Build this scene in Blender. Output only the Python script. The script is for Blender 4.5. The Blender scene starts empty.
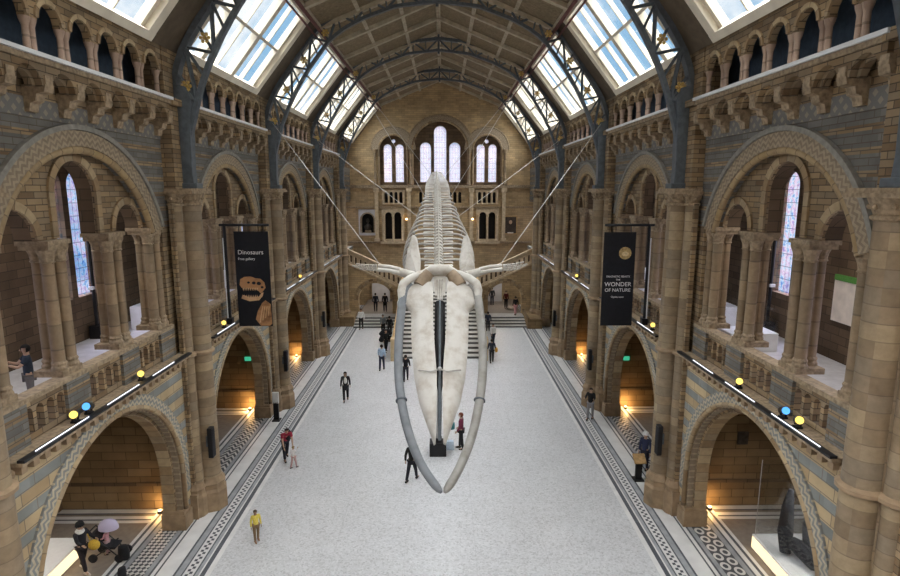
import bpy, bmesh, math, random
from mathutils import Vector, Matrix
random.seed(7)
PI = math.pi
C = bpy.context.scene.collection
R = math.radians

# ------------------------------------------------------------------ materials
class NT:
    def __init__(s, name):
        s.m = bpy.data.materials.new(name); s.m.use_nodes = True
        s.t = s.m.node_tree; s.n = s.t.nodes; s.n.clear()
        s.out = s.n.new('ShaderNodeOutputMaterial')
    def node(s, typ, **kw):
        n = s.n.new(typ)
        for k, v in kw.items(): setattr(n, k, v)
        return n
    def link(s, a, b): s.t.links.new(a, b)
    def val(s, sock, v):
        if hasattr(v, 'is_linked') or hasattr(v, 'node'): s.link(v, sock)
        else: sock.default_value = v
    def math(s, op, a, b=0.0, c=None):
        n = s.node('ShaderNodeMath', operation=op)
        s.val(n.inputs[0], a); s.val(n.inputs[1], b)
        if c is not None: s.val(n.inputs[2], c)
        return n.outputs[0]
    def mix(s, f, a, b, blend='MIX'):
        n = s.node('ShaderNodeMix', data_type='RGBA', blend_type=blend)
        s.val(n.inputs[0], f)
        s.val(n.inputs[6], a if not isinstance(a, tuple) else (*a, 1)[:4])
        s.val(n.inputs[7], b if not isinstance(b, tuple) else (*b, 1)[:4])
        return n.outputs[2]
    def ramp(s, f, stops, interp='LINEAR'):
        n = s.node('ShaderNodeValToRGB'); r = n.color_ramp; r.interpolation = interp
        while len(r.elements) > 1: r.elements.remove(r.elements[-1])
        r.elements[0].position = stops[0][0]; r.elements[0].color = (*stops[0][1], 1)
        for p, c in stops[1:]:
            e = r.elements.new(p); e.color = (*c, 1)
        s.link(f, n.inputs[0]); return n.outputs[0]
    def pos(s):
        g = s.node('ShaderNodeNewGeometry'); x = s.node('ShaderNodeSeparateXYZ')
        s.link(g.outputs['Position'], x.inputs[0]); return g.outputs['Position'], x.outputs
    def comb(s, x, y, z):
        n = s.node('ShaderNodeCombineXYZ')
        s.val(n.inputs[0], x); s.val(n.inputs[1], y); s.val(n.inputs[2], z); return n.outputs[0]
    def noise(s, vec, scale, detail=3, rough=.5):
        n = s.node('ShaderNodeTexNoise'); n.inputs['Scale'].default_value = scale
        n.inputs['Detail'].default_value = detail; n.inputs['Roughness'].default_value = rough
        if vec is not None: s.link(vec, n.inputs['Vector'])
        return n.outputs['Fac']
    def white(s, vec):
        n = s.node('ShaderNodeTexWhiteNoise', noise_dimensions='3D'); s.link(vec, n.inputs['Vector']); return n.outputs['Value']
    def finish(s, col, rough=.75, bump=None, bstr=.3, bdist=.02, metal=0, spec=.3, coat=0):
        b = s.node('ShaderNodeBsdfPrincipled')
        s.val(b.inputs['Base Color'], col if not isinstance(col, tuple) else (*col, 1)[:4])
        s.val(b.inputs['Roughness'], rough); b.inputs['Metallic'].default_value = metal
        b.inputs['Specular IOR Level'].default_value = spec
        if bump is not None:
            n = s.node('ShaderNodeBump'); n.inputs['Strength'].default_value = bstr; n.inputs['Distance'].default_value = bdist
            s.link(bump, n.inputs['Height']); s.link(n.outputs[0], b.inputs['Normal'])
        s.link(b.outputs[0], s.out.inputs[0]); return s.m

def m_plain(name, col, rough=.6, metal=0, var=.12, scale=6, spec=.3):
    t = NT(name); p, _ = t.pos(); n = t.noise(p, scale)
    d = tuple(c*(1-var) for c in col); l = tuple(min(1, c*(1+var)) for c in col)
    return t.finish(t.ramp(n, [(.3, d), (.7, l)]), rough, metal=metal, spec=spec)

def m_emit(name, col, strength):
    t = NT(name); e = t.node('ShaderNodeEmission'); e.inputs[0].default_value = (*col, 1); e.inputs[1].default_value = strength
    t.link(e.outputs[0], t.out.inputs[0]); return t.m

def m_brick(name, c1, c2, c3, mortar, bw=.75, rh=.26, band=None, bandcol=None, bump=.35):
    t = NT(name); p, o = t.pos()
    u = t.math('ADD', o[0], o[1])
    v = t.comb(u, o[2], 0)
    b = t.node('ShaderNodeTexBrick'); t.link(v, b.inputs['Vector'])
    b.inputs['Scale'].default_value = 1; b.inputs['Brick Width'].default_value = bw; b.inputs['Row Height'].default_value = rh
    b.inputs['Mortar Size'].default_value = .012; b.inputs['Mortar Smooth'].default_value = .3
    b.inputs['Color1'].default_value = (0, 0, 0, 1); b.inputs['Color2'].default_value = (1, 1, 1, 1); b.inputs['Mortar'].default_value = (.5, .5, .5, 1)
    sc = t.node('ShaderNodeSeparateColor'); t.link(b.outputs['Color'], sc.inputs[0])
    col = t.ramp(sc.outputs[0], [(0, c1), (.35, c2), (.7, c3), (1, c1)])
    if band:
        per, width, off = band
        f = t.math('FRACT', t.math('DIVIDE', t.math('ADD', o[2], off), per))
        f = t.math('LESS_THAN', f, width)
        n2 = t.white(t.comb(t.math('FLOOR', t.math('DIVIDE', u, .6)), t.math('FLOOR', t.math('DIVIDE', o[2], rh)), 0))
        bc = t.ramp(n2, [(0, tuple(c*.8 for c in bandcol)), (1, tuple(c*1.2 for c in bandcol))])
        col = t.mix(f, col, bc)
    col = t.mix(b.outputs['Fac'], col, mortar)
    big = t.noise(p, .7, 4, .6)
    col = t.mix(.55, col, t.ramp(big, [(.3, (.38, .36, .35)), (.7, (1.0, 1.0, 1.0))]), 'MULTIPLY')
    fine = t.noise(p, 9, 4, .65)
    h = t.math('SUBTRACT', t.math('MULTIPLY', fine, .6), t.math('MULTIPLY', b.outputs['Fac'], .8))
    return t.finish(col, .8, bump=h, bstr=bump, bdist=.03, spec=.25)

def m_shaft(name, cols, course=.42, dark=1.0):
    t = NT(name); p, o = t.pos()
    q = t.math('DIVIDE', o[2], course)
    k = t.math('FLOOR', q); cell = t.math('FLOOR', t.math('MULTIPLY', t.math('ADD', o[1], t.math('MULTIPLY', o[0], .37)), .9))
    w = t.white(t.comb(k, cell, 3.3))
    st = [(i/(len(cols)-1), c) for i, c in enumerate(cols)]
    col = t.ramp(w, st)
    fr = t.math('FRACT', q); j = t.math('LESS_THAN', fr, .06)
    col = t.mix(t.math('MULTIPLY', j, .5), col, (.10, .075, .05))
    n = t.noise(p, 5, 4, .6)
    col = t.mix(.5, col, t.ramp(n, [(.3, (.5, .48, .46)), (.7, (1, 1, 1))]), 'MULTIPLY')
    return t.finish(col, .6, bump=t.math('SUBTRACT', n, t.math('MULTIPLY', j, 1.0)), bstr=.3, bdist=.02, spec=.35)

def uvs(t):
    n = t.node('ShaderNodeUVMap'); n.uv_map = 'UVMap'
    x = t.node('ShaderNodeSeparateXYZ'); t.link(n.outputs[0], x.inputs[0]); return x.outputs

def m_zigzag(name, ca, cb, per=.34, q=.30):
    t = NT(name); o = uvs(t); p, _ = t.pos()
    tri = t.math('MULTIPLY', t.math('ABSOLUTE', t.math('SUBTRACT', t.math('FRACT', t.math('DIVIDE', o[0], per)), .5)), 2*.11)
    f = t.math('FRACT', t.math('DIVIDE', t.math('ADD', o[1], tri), q))
    s = t.math('LESS_THAN', f, .5)
    n = t.noise(p, 7)
    col = t.mix(s, ca, cb)
    col = t.mix(.5, col, t.ramp(n, [(.3, (.55, .53, .5)), (.7, (1, 1, 1))]), 'MULTIPLY')
    return t.finish(col, .75, bump=s, bstr=.6, bdist=.05)

def m_vouss(name, cols, per=.34):
    t = NT(name); o = uvs(t); p, _ = t.pos()
    q = t.math('DIVIDE', o[0], per); w = t.white(t.comb(t.math('FLOOR', q), 1.7, t.math('FLOOR', t.math('MULTIPLY', o[1], 5))))
    col = t.ramp(w, [(i/(len(cols)-1), c) for i, c in enumerate(cols)])
    j = t.math('LESS_THAN', t.math('FRACT', q), .07)
    col = t.mix(t.math('MULTIPLY', j, .55), col, (.09, .07, .05))
    n = t.noise(p, 6, 4)
    col = t.mix(.5, col, t.ramp(n, [(.3, (.55, .52, .5)), (.7, (1, 1, 1))]), 'MULTIPLY')
    return t.finish(col, .75, bump=t.math('SUBTRACT', n, j), bstr=.35, bdist=.03)

TAN = (.40, .285, .16); BRN = (.19, .125, .07); GRY = (.285, .22, .145); CRM = (.52, .40, .24); BLU = (.17, .19, .20)
M = {}
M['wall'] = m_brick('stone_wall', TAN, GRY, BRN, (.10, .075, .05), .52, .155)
M['band'] = m_brick('banded_stone_wall', CRM, TAN, CRM, (.20, .17, .13), .9, .3, band=(.6, .46, .02), bandcol=(.25, .265, .255))
M['band2'] = m_brick('slate_banded_stone', TAN, GRY, BRN, (.13, .105, .08), .55, .16, band=(.48, .72, .1), bandcol=(.175, .172, .16))
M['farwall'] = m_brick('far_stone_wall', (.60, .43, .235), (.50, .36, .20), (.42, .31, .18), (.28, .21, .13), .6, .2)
M['ashlar'] = m_plain('pale_end_stone', (.52, .41, .275), .7, var=.2, scale=4)
M['balus'] = m_plain('honey_balustrade', (.60, .46, .28), .6, var=.15, scale=3)
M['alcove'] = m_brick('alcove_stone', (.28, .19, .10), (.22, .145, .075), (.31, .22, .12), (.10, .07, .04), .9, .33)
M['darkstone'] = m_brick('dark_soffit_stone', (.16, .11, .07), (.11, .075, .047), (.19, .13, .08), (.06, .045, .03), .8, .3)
M['shaft'] = m_shaft('banded_shaft', [(.20, .145, .09), (.29, .215, .135), (.235, .185, .13), (.36, .275, .17), (.26, .19, .12)], .34)
M['smallshaft'] = m_shaft('small_shaft', [(.27, .195, .125), (.34, .245, .15), (.22, .155, .095), GRY], .62)
M['pink'] = m_shaft('pink_colonnette', [(.36, .25, .19), (.44, .32, .25), (.30, .21, .16)], .9)
M['carve'] = m_plain('carved_stone', (.29, .22, .145), .75, var=.35, scale=9)
M['plinth'] = m_plain('plinth_stone', (.28, .20, .125), .7, var=.25, scale=3)
M['zig'] = m_zigzag('chevron_blue_cream', (.46, .40, .30), (.22, .23, .22), .24, .17)
M['chev'] = m_zigzag('chevron_stone', (.37, .295, .205), (.26, .205, .145), .24, .16)
M['vous'] = m_vouss('voussoirs', [BRN, TAN, GRY, CRM], .36)
M['gold_mould'] = m_vouss('warm_moulding', [(.40, .285, .145), (.33, .24, .14), (.43, .32, .18)], .5)
M['label'] = m_plain('grey_moulding', (.235, .225, .20), .7, var=.2)
M['iron'] = m_plain('blue_grey_iron', (.088, .105, .122), .5, metal=.1, var=.2, spec=.4)
M['gilt'] = m_plain('gilded_rosette', (.60, .42, .14), .4, metal=.5, var=.3, scale=14)
M['cream'] = m_plain('cream_painted_wood', (.66, .60, .49), .6, var=.08, scale=2)
M['darkwood'] = m_plain('dark_roof_boards', (.10, .075, .05), .7, var=.2, scale=3)
M['white_ledge'] = m_plain('pale_ledge', (.62, .63, .64), .5, var=.08, scale=2)
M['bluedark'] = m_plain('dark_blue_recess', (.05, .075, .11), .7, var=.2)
M['black'] = m_plain('black_metal', (.012, .012, .014), .45, var=.2)
M['dk'] = m_plain('dark_cloth', (.02, .021, .026), .85, var=.3, scale=20)
M['strip'] = m_emit('white_led', (.9, .93, 1.0), .8)
M['warm'] = m_emit('warm_lamp', (1.0, .62, .25), 4.0)
M['yellow_glow'] = m_emit('yellow_lens', (1.0, .66, .14), .7)
M['blue_glow'] = m_emit('blue_lens', (.10, .38, .95), .6)
M['green_sign'] = m_emit('green_exit', (.05, .45, .25), .35)
M['steel'] = m_plain('cable_steel', (.42, .41, .39), .4, metal=.4, var=.1)
M['red_rail'] = m_plain('oxide_red_rail', (.13, .045, .04), .6, var=.2)
M['wood'] = m_plain('oak', (.45, .29, .13), .55, var=.25, scale=7)
M['whitebox'] = m_plain('white_case', (.78, .78, .79), .5, var=.04)
M['paper'] = m_plain('pale_paper', (.75, .70, .62), .7, var=.1)
M['greypanel'] = m_plain('grey_panel', (.50, .49, .50), .7, var=.12, scale=1.5)
M['canvas'] = m_plain('portrait_canvas', (.05, .035, .025), .6, var=.4, scale=3)
M['bronze'] = m_plain('dark_bronze', (.07, .06, .05), .4, metal=.5, var=.3)
M['tread'] = m_plain('stone_tread', (.42, .41, .39), .6, var=.12)
M['riser'] = m_plain('dark_riser', (.12, .12, .115), .7, var=.1)

def m_bone(name, base, dark):
    t = NT(name); p, _ = t.pos()
    n = t.noise(p, 2.2, 5, .6); n2 = t.noise(p, 14, 3)
    col = t.ramp(n, [(.28, dark), (.55, base), (.8, tuple(min(1, c*1.06) for c in base))])
    return t.finish(col, .6, bump=n2, bstr=.25, bdist=.02, spec=.3)
M['bone'] = m_bone('pale_bone', (.58, .56, .52), (.42, .37, .31))
M['bone_rib'] = m_bone('rib_bone', (.50, .475, .44), (.33, .29, .24))
M['bone_jawL'] = m_bone('blue_grey_jaw_bone', (.20, .215, .235), (.14, .155, .17))
M['bone_jawR'] = m_bone('grey_jaw_bone', (.31, .30, .28), (.21, .195, .175))
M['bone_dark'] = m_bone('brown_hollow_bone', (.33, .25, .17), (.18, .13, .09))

def m_terrazzo():
    t = NT('grey_mosaic_floor'); p, o = t.pos()
    v = t.node('ShaderNodeTexVoronoi'); v.inputs['Scale'].default_value = 19; t.link(p, v.inputs['Vector'])
    sc = t.node('ShaderNodeSeparateColor'); t.link(v.outputs['Color'], sc.inputs[0])
    col = t.ramp(sc.outputs[0], [(0, (.50, .50, .505)), (.25, (.64, .64, .645)), (.7, (.70, .70, .71)), (1, (.76, .76, .765))])
    n = t.noise(p, .55, 5, .65)
    col = t.mix(.6, col, t.ramp(n, [(.3, (.84, .835, .84)), (.7, (1, 1, 1))]), 'MULTIPLY')
    fr = t.math('FRACT', t.math('DIVIDE', o[1], 3.4)); fx = t.math('FRACT', t.math('DIVIDE', t.math('ADD', o[0], 20), 2.37))
    j = t.math('MAXIMUM', t.math('LESS_THAN', fr, .006), t.math('LESS_THAN', fx, .008))
    col = t.mix(t.math('MULTIPLY', j, .25), col, (.3, .3, .3))
    return t.finish(t.mix(1.0, col, (.885, .90, .92), 'MULTIPLY'), .38, spec=.45)
M['floor'] = m_terrazzo()
M['f_white'] = m_plain('white_marble_strip', (.70, .70, .70), .4, var=.08, scale=2)
M['f_dark'] = m_plain('dark_slate_strip', (.085, .092, .11), .5, var=.2, scale=3)
M['f_grey'] = m_plain('grey_blue_strip', (.33, .345, .37), .5, var=.15, scale=3)
M['f_taupe'] = m_plain('taupe_alcove_floor', (.24, .205, .175), .7, var=.12, scale=5)
def m_key():
    t = NT('meander_mosaic'); p, o = t.pos()
    ax = t.math('ABSOLUTE', o[0])
    up = t.math('GREATER_THAN', ax, 7.80)
    f = t.math('FRACT', t.math('ADD', t.math('DIVIDE', o[1], .25), t.math('MULTIPLY', up, .5)))
    s = t.math('LESS_THAN', f, .55)
    e = t.math('GREATER_THAN', t.math('ABSOLUTE', t.math('SUBTRACT', ax, 7.80)), .10)
    s = t.math('MAXIMUM', s, e)
    return t.finish(t.mix(s, (.06, .065, .08), (.66, .66, .66)), .5)
M['f_key'] = m_key()
def m_pat(kind):
    t = NT('mosaic_' + kind); p, o = t.pos(); ax = t.math('ABSOLUTE', o[0])
    if kind == 'checks':
        a = t.math('FLOOR', t.math('DIVIDE', t.math('ADD', ax, t.math('ADD', o[1], 40)), .17)); b = t.math('FLOOR', t.math('DIVIDE', t.math('ADD', t.math('SUBTRACT', ax, o[1]), 80), .17))
        s = t.math('LESS_THAN', t.math('MODULO', t.math('ADD', a, b), 2), .5)
    elif kind == 'rings':
        fx = t.math('SUBTRACT', t.math('FRACT', t.math('DIVIDE', t.math('SUBTRACT', ax, 9.2), .34)), .5)
        row = t.math('FLOOR', t.math('DIVIDE', t.math('SUBTRACT', ax, 9.2), .34))
        fy = t.math('SUBTRACT', t.math('FRACT', t.math('ADD', t.math('DIVIDE', o[1], .48), t.math('MULTIPLY', row, .5))), .5)
        r = t.math('SQRT', t.math('ADD', t.math('MULTIPLY', t.math('MULTIPLY', fx, fx), 1.0), t.math('MULTIPLY', t.math('MULTIPLY', fy, fy), 1.3)))
        s = t.math('MULTIPLY', t.math('LESS_THAN', r, .47), t.math('GREATER_THAN', r, .24))
    else:
        tri = t.math('ABSOLUTE', t.math('SUBTRACT', t.math('FRACT', t.math('DIVIDE', t.math('SUBTRACT', ax, 9.2), .34)), .5))
        s = t.math('LESS_THAN', t.math('FRACT', t.math('ADD', t.math('DIVIDE', o[1], .34), t.math('MULTIPLY', tri, 1.6))), .45)
    return t.finish(t.mix(s, (.07, .075, .085), (.64, .63, .61)), .5)
for k in ('checks', 'rings', 'zigzag'): M['p_' + k] = m_pat(k)
def m_diaper():
    t = NT('lozenge_stone_band'); p, o = t.pos(); u = t.math('ADD', o[0], o[1])
    a = t.math('MODULO', t.math('FLOOR', t.math('DIVIDE', t.math('ADD', u, t.math('ADD', o[2], 60)), .17)), 2)
    b = t.math('MODULO', t.math('FLOOR', t.math('DIVIDE', t.math('ADD', t.math('SUBTRACT', u, o[2]), 60), .17)), 2)
    s = t.math('MULTIPLY', a, b)
    return t.finish(t.mix(s, (.165, .16, .15), (.27, .24, .19)), .8)
M['diaper'] = m_diaper()
def m_ceiling():
    t = NT('painted_ceiling_panels'); p, o = t.pos()
    n = t.noise(p, 1.3, 5, .7); n2 = t.noise(p, 7, 4, .7)
    col = t.ramp(n2, [(.3, (.15, .112, .07)), (.55, (.24, .18, .112)), (.75, (.32, .245, .155))])
    col = t.mix(.5, col, t.ramp(n, [(.35, (.6, .66, .55)), (.65, (1, 1, 1))]), 'MULTIPLY')
    return t.finish(col, .75)
M['ceil'] = m_ceiling()
M['ceilrib'] = m_plain('ceiling_rib_paint', (.42, .365, .275), .65, var=.2, scale=3)
def m_glass(name, tint, pattern=False):
    t = NT(name); p, o = t.pos()
    tr = t.node('ShaderNodeBsdfTransparent'); gl = t.node('ShaderNodeBsdfGlossy'); gl.inputs['Roughness'].default_value = .05
    if pattern:
        n = t.noise(p, 4.5, 4, .7)
        u = t.math('ADD', o[0], o[1])
        lead = t.math('MAXIMUM', t.math('LESS_THAN', t.math('FRACT', t.math('DIVIDE', t.math('ADD', u, 50), .27)), .10), t.math('LESS_THAN', t.math('FRACT', t.math('DIVIDE', o[2], .52)), .07))
        if pattern == 2:
            c = t.ramp(n, [(.33, (1.0, .86, .88)), (.5, (1.0, .93, .93)), (.66, (.98, .80, .84))]); c = t.mix(t.math('MULTIPLY', lead, .28), c, (.45, .40, .50))
        else:
            c = t.ramp(n, [(.33, (.42, .60, .88)), (.45, (.80, .88, .97)), (.56, (.92, .80, .90)), (.68, (.62, .58, .84))]); c = t.mix(t.math('MULTIPLY', lead, .4), c, (.25, .28, .36))
        t.link(c, tr.inputs[0])
    else: tr.inputs[0].default_value = (*tint, 1)
    mx = t.node('ShaderNodeMixShader'); mx.inputs[0].default_value = .06
    base = tr.outputs[0]
    if pattern == 2:
        tl = t.node('ShaderNodeBsdfTranslucent'); t.link(c, tl.inputs[0]); m2 = t.node('ShaderNodeMixShader'); m2.inputs[0].default_value = .10
        t.link(tr.outputs[0], m2.inputs[1]); t.link(tl.outputs[0], m2.inputs[2]); base = m2.outputs[0]
    t.link(base, mx.inputs[1]); t.link(gl.outputs[0], mx.inputs[2]); t.link(mx.outputs[0], t.out.inputs[0])
    return t.m
M['glass'] = m_glass('skylight_glass', (.95, .97, .98))
M['stained'] = m_glass('stained_glass', (1, 1, 1), 1); M['stained_far'] = m_glass('pale_stained_glass', (1, 1, 1), 2)
M['caseglass'] = m_glass('showcase_glass', (.97, .98, .98))

_pc = {}
def cloth(col, rough=.85):
    k = tuple(round(c, 3) for c in col)
    if k not in _pc: _pc[k] = m_plain('cloth_%02d' % len(_pc), col, rough, var=.15, scale=25)
    return _pc[k]

# ------------------------------------------------------------------ mesh builder
class MB:
    def __init__(s): s.v = []; s.f = []; s.mi = []; s.uv = []
    def add(s, vs, fs, mi=0, uv=None):
        b = len(s.v); s.v += [Vector(v) for v in vs]; s.uv += uv if uv else [(0, 0)]*len(vs)
        for f in fs: s.f.append(tuple(b+i for i in f)); s.mi.append(mi)
        return s
    def box(s, x0, x1, y0, y1, z0, z1, mi=0):
        vs = [(x, y, z) for x in (x0, x1) for y in (y0, y1) for z in (z0, z1)]
        return s.add(vs, [(0, 1, 3, 2), (4, 6, 7, 5), (0, 4, 5, 1), (2, 3, 7, 6), (0, 2, 6, 4), (1, 5, 7, 3)], mi)
    def prism(s, pts, f, w0, w1, mi=0):
        # closed polygon pts (u, v) extruded between w0 and w1 through map f(u, v, w)
        n = len(pts); vs = [f(u, v, w0) for u, v in pts]+[f(u, v, w1) for u, v in pts]
        fs = [tuple(range(n)), tuple(range(2*n-1, n-1, -1))]+[(i, (i+1) % n, n+(i+1) % n, n+i) for i in range(n)]
        return s.add(vs, fs, mi)
    def plate(s, polys, f, w0, w1, mi=0):
        cu = bpy.data.curves.new('tmp', 'CURVE'); cu.dimensions = '2D'; cu.fill_mode = 'BOTH'; cu.extrude = .5
        for pl in polys:
            sp = cu.splines.new('POLY'); sp.points.add(len(pl)-1); sp.use_cyclic_u = True
            for q, (u, v) in zip(sp.points, pl): q.co = (u, v, 0, 1)
        ob = bpy.data.objects.new('tmp', cu); me = bpy.data.meshes.new_from_object(ob)
        vs = [f(v.co.x, v.co.y, w0+(w1-w0)*(v.co.z+.5)) for v in me.vertices]
        s.add(vs, [tuple(p.vertices) for p in me.polygons], mi)
        bpy.data.objects.remove(ob); bpy.data.curves.remove(cu); bpy.data.meshes.remove(me); return s
    def tube(s, path, rad, n=8, mi=0, cap=True, flat=1.0, up=None):
        path = [Vector(p) for p in path]; k = len(path)
        if not hasattr(rad, '__len__'): rad = [rad]*k
        vs = []; prev = None
        for i, p in enumerate(path):
            t = (path[min(i+1, k-1)]-path[max(i-1, 0)]).normalized()
            if up is not None: a = Vector(up)
            elif prev is not None: a = prev
            else: a = Vector((0, 0, 1)) if abs(t.z) < .9 else Vector((1, 0, 0))
            a = (a-t*a.dot(t)).normalized(); prev = a; b = t.cross(a)
            for j in range(n):
                th = 2*PI*j/n; vs.append(p+a*(rad[i]*math.cos(th))+b*(rad[i]*flat*math.sin(th)))
        fs = [(i*n+j, i*n+(j+1) % n, (i+1)*n+(j+1) % n, (i+1)*n+j) for i in range(k-1) for j in range(n)]
        if cap: fs += [tuple(range(n-1, -1, -1)), tuple(range((k-1)*n, k*n))]
        return s.add(vs, fs, mi)
    def lathe(s, c, prof, n=16, mi=0, sx=1, sy=1):
        vs = [(c[0]+r*sx*math.cos(2*PI*j/n), c[1]+r*sy*math.sin(2*PI*j/n), c[2]+z) for r, z in prof for j in range(n)]
        k = len(prof)
        fs = [(i*n+j, i*n+(j+1) % n, (i+1)*n+(j+1) % n, (i+1)*n+j) for i in range(k-1) for j in range(n)]
        fs += [tuple(range(n-1, -1, -1)), tuple(range((k-1)*n, k*n))]
        return s.add(vs, fs, mi)
    def ring(s, f, uc, vc, r0, r1, w0, w1, n=40, a0=0, a1=PI, drop=0, mi=0):
        # half-ring of rectangular section; straight legs of length drop below the springing
        prof = [(r0, w1), (r0, w0), (r1, w0), (r1, w1)]
        st = []
        rm = (r0+r1)/2
        if drop: st.append((a0, -drop, -drop))
        for i in range(n+1): a = a0+(a1-a0)*i/n; st.append((a, 0, rm*(a-a0)))
        if drop: st.append((a1, -drop, rm*(a1-a0)+drop))
        vs = []; uv = []
        for a, dz, L in st:
            for j, (r, w) in enumerate(prof):
                vs.append(f(uc+r*math.cos(a), vc+r*math.sin(a)+dz, w)); uv.append((L+10, r-r0))
        fs = [(i*4+j, i*4+(j+1) % 4, (i+1)*4+(j+1) % 4, (i+1)*4+j) for i in range(len(st)-1) for j in range(4)]
        fs += [(0, 1, 2, 3), tuple(range(len(vs)-4, len(vs)))]
        return s.add(vs, fs, mi, uv)
    def arcroll(s, f, uc, vc, r, w, rad, n=36, drop=0, mi=0):
        pts = []
        if drop: pts.append(f(uc+r, vc-drop, w))
        pts += [f(uc+r*math.cos(PI*i/n), vc+r*math.sin(PI*i/n), w) for i in range(n+1)]
        if drop: pts.append(f(uc-r, vc-drop, w))
        L = [0]
        b = len(s.v); s.tube(pts, rad, 8, mi)
        for i in range(len(pts)):
            for j in range(8): s.uv[b+i*8+j] = (PI*r*i/len(pts), .05*j)
        return s
    def ball(s, c, r, n=10, m=6, mi=0, sx=1, sy=1, sz=1, keep=None):
        vs = []; fs = []
        for i in range(m+1):
            ph = PI*i/m
            for j in range(n):
                th = 2*PI*j/n; vs.append((c[0]+r*sx*math.sin(ph)*math.cos(th), c[1]+r*sy*math.sin(ph)*math.sin(th), c[2]+r*sz*math.cos(ph)))
        for i in range(m):
            for j in range(n):
                q = (i*n+j, (i+1)*n+j, (i+1)*n+(j+1) % n, i*n+(j+1) % n)
                if keep is None or all(keep(vs[t]) for t in q): fs.append(q)
        return s.add(vs, fs, mi)
    def mesh(s, me, mat4=None, mi=0):
        vs = [mat4 @ v.co if mat4 else v.co.copy() for v in me.vertices]
        return s.add(vs, [tuple(p.vertices) for p in me.polygons], mi)
    def build(s, name, mats, parent=None, smooth=False, bevel=0):
        if not isinstance(mats, (list, tuple)): mats = [mats]
        off = Vector((0, 0, 0)); q = parent
        while q is not None: off += Vector(q.location); q = q.parent
        me = bpy.data.meshes.new(name)
        me.from_pydata([tuple(v-off) for v in s.v], [], s.f); 
        for m in mats: me.materials.append(m)
        for p, i in zip(me.polygons, s.mi): p.material_index = i; p.use_smooth = smooth
        ul = me.uv_layers.new(name='UVMap')
        for l in me.loops: ul.data[l.index].uv = s.uv[l.vertex_index]
        bm = bmesh.new(); bm.from_mesh(me)
        bmesh.ops.remove_doubles(bm, verts=bm.verts, dist=1e-5)
        bmesh.ops.recalc_face_normals(bm, faces=bm.faces); bm.to_mesh(me); bm.free()
        o = bpy.data.objects.new(name, me); C.objects.link(o); o.parent = parent
        if bevel:
            b = o.modifiers.new('Bevel', 'BEVEL'); b.width = bevel; b.segments = 2; b.limit_method = 'ANGLE'
        if smooth:
            try: me.set_sharp_from_angle(angle=R(50))
            except Exception: pass
        return o

def tag(o, label=None, cat=None, group=None, kind=None):
    if label: o['label'] = label
    if cat: o['category'] = cat
    if group: o['group'] = group
    if kind: o['kind'] = kind
    return o
def thing(name, label, cat, loc=(0, 0, 0), group=None, rz=0):
    o = bpy.data.objects.new(name, None); C.objects.link(o); o.location = loc; o.rotation_euler = (0, 0, rz)
    o.empty_display_size = .2
    return tag(o, label, cat, group)
def copy_tree(o, parent=None):
    c = o.copy(); C.objects.link(c); c.parent = parent
    for ch in list(o.children): copy_tree(ch, c)
    return c
def dup(root, delta, label, group=None):
    c = copy_tree(root); c.location = Vector(root.location)+Vector(delta); c['label'] = label
    if group: c['group'] = group
    return c
def struct(mb, name, mats, parent=None, **kw):
    o = mb.build(name, mats, parent, **kw)
    if parent is None: o['kind'] = 'structure'
    return o

# ------------------------------------------------------------------ hall layout
Y0, DY = 10.25, 10.17
pierY = lambda k: Y0+DY*k
bayY = lambda k: Y0+DY*(k+.5)
NEAR = ['nearest', 'second', 'third', 'farthest']
SIDE = {-1: 'left', 1: 'right'}
def side_map(s): return lambda u, v, w: (s*w, u, v)     # u along hall, v up, w distance from centre line
def arc(uc, vc, r, a0, a1, n): return [(uc+r*math.cos(a0+(a1-a0)*i/n), vc+r*math.sin(a0+(a1-a0)*i/n)) for i in range(n+1)]
def notch(uc, hw, z0, zs, n=28, r=None, zc=None):       # left to right along the bottom edge
    if r is None: return [(uc-hw, z0)]+arc(uc, zs, hw, PI, 0, n)+[(uc+hw, z0)]
    a = math.asin((zs-zc)/r)
    return [(uc-hw, z0), (uc-hw, zs)]+arc(uc, zc, r, PI-a, a, n)+[(uc+hw, zs), (uc+hw, z0)]
def outline(u0, u1, z0, z1, notches):
    p = [(u0, z0)]
    for nt in notches: p += nt
    return p+[(u1, z0), (u1, z1), (u0, z1)]
def loop_arch(uc, hw, z0, zs, n=16): return [(uc-hw, z0), (uc+hw, z0)]+arc(uc, zs, hw, 0, PI, n)

YA, YB = 0.2, 59.0
# floor ---------------------------------------------------------------------------------
fl = MB()
fl.box(-7.1, 7.1, YA-4, YB, -.3, 0, 0)
strips = [(7.1, 7.27, 1), (7.27, 7.42, 2), (7.42, 7.47, 1), (7.47, 7.58, 3), (7.58, 7.63, 2), (7.63, 7.97, 4), (7.97, 8.02, 2), (8.02, 8.20, 3), (8.20, 8.27, 2),
          (8.27, 8.80, 1), (8.80, 8.86, 2), (8.86, 8.98, 1), (8.98, 9.05, 2), (9.05, 9.20, 3), (9.20, 9.88, 5), (9.88, 10.05, 3), (10.05, 10.12, 2), (10.12, 10.28, 1), (10.28, 10.38, 2), (10.38, 10.5, 1), (10.5, 14.2, 6)]
fm = [M['floor'], M['f_white'], M['f_dark'], M['f_grey'], M['f_key'], M['p_zigzag'], M['f_taupe'], M['p_checks'], M['p_rings']]
for s in (-1, 1):
    for a, b, m in strips:
        lo, hi = min(s*a, s*b), max(s*a, s*b)
        if m == 5:
            fl.box(lo, hi, YA, pierY(1), -.3, 0, 7 if s < 0 else 8); fl.box(lo, hi, pierY(1), YB, -.3, 0, 5)
        else: fl.box(lo, hi, YA-4, YB, -.3, 0, m)
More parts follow.
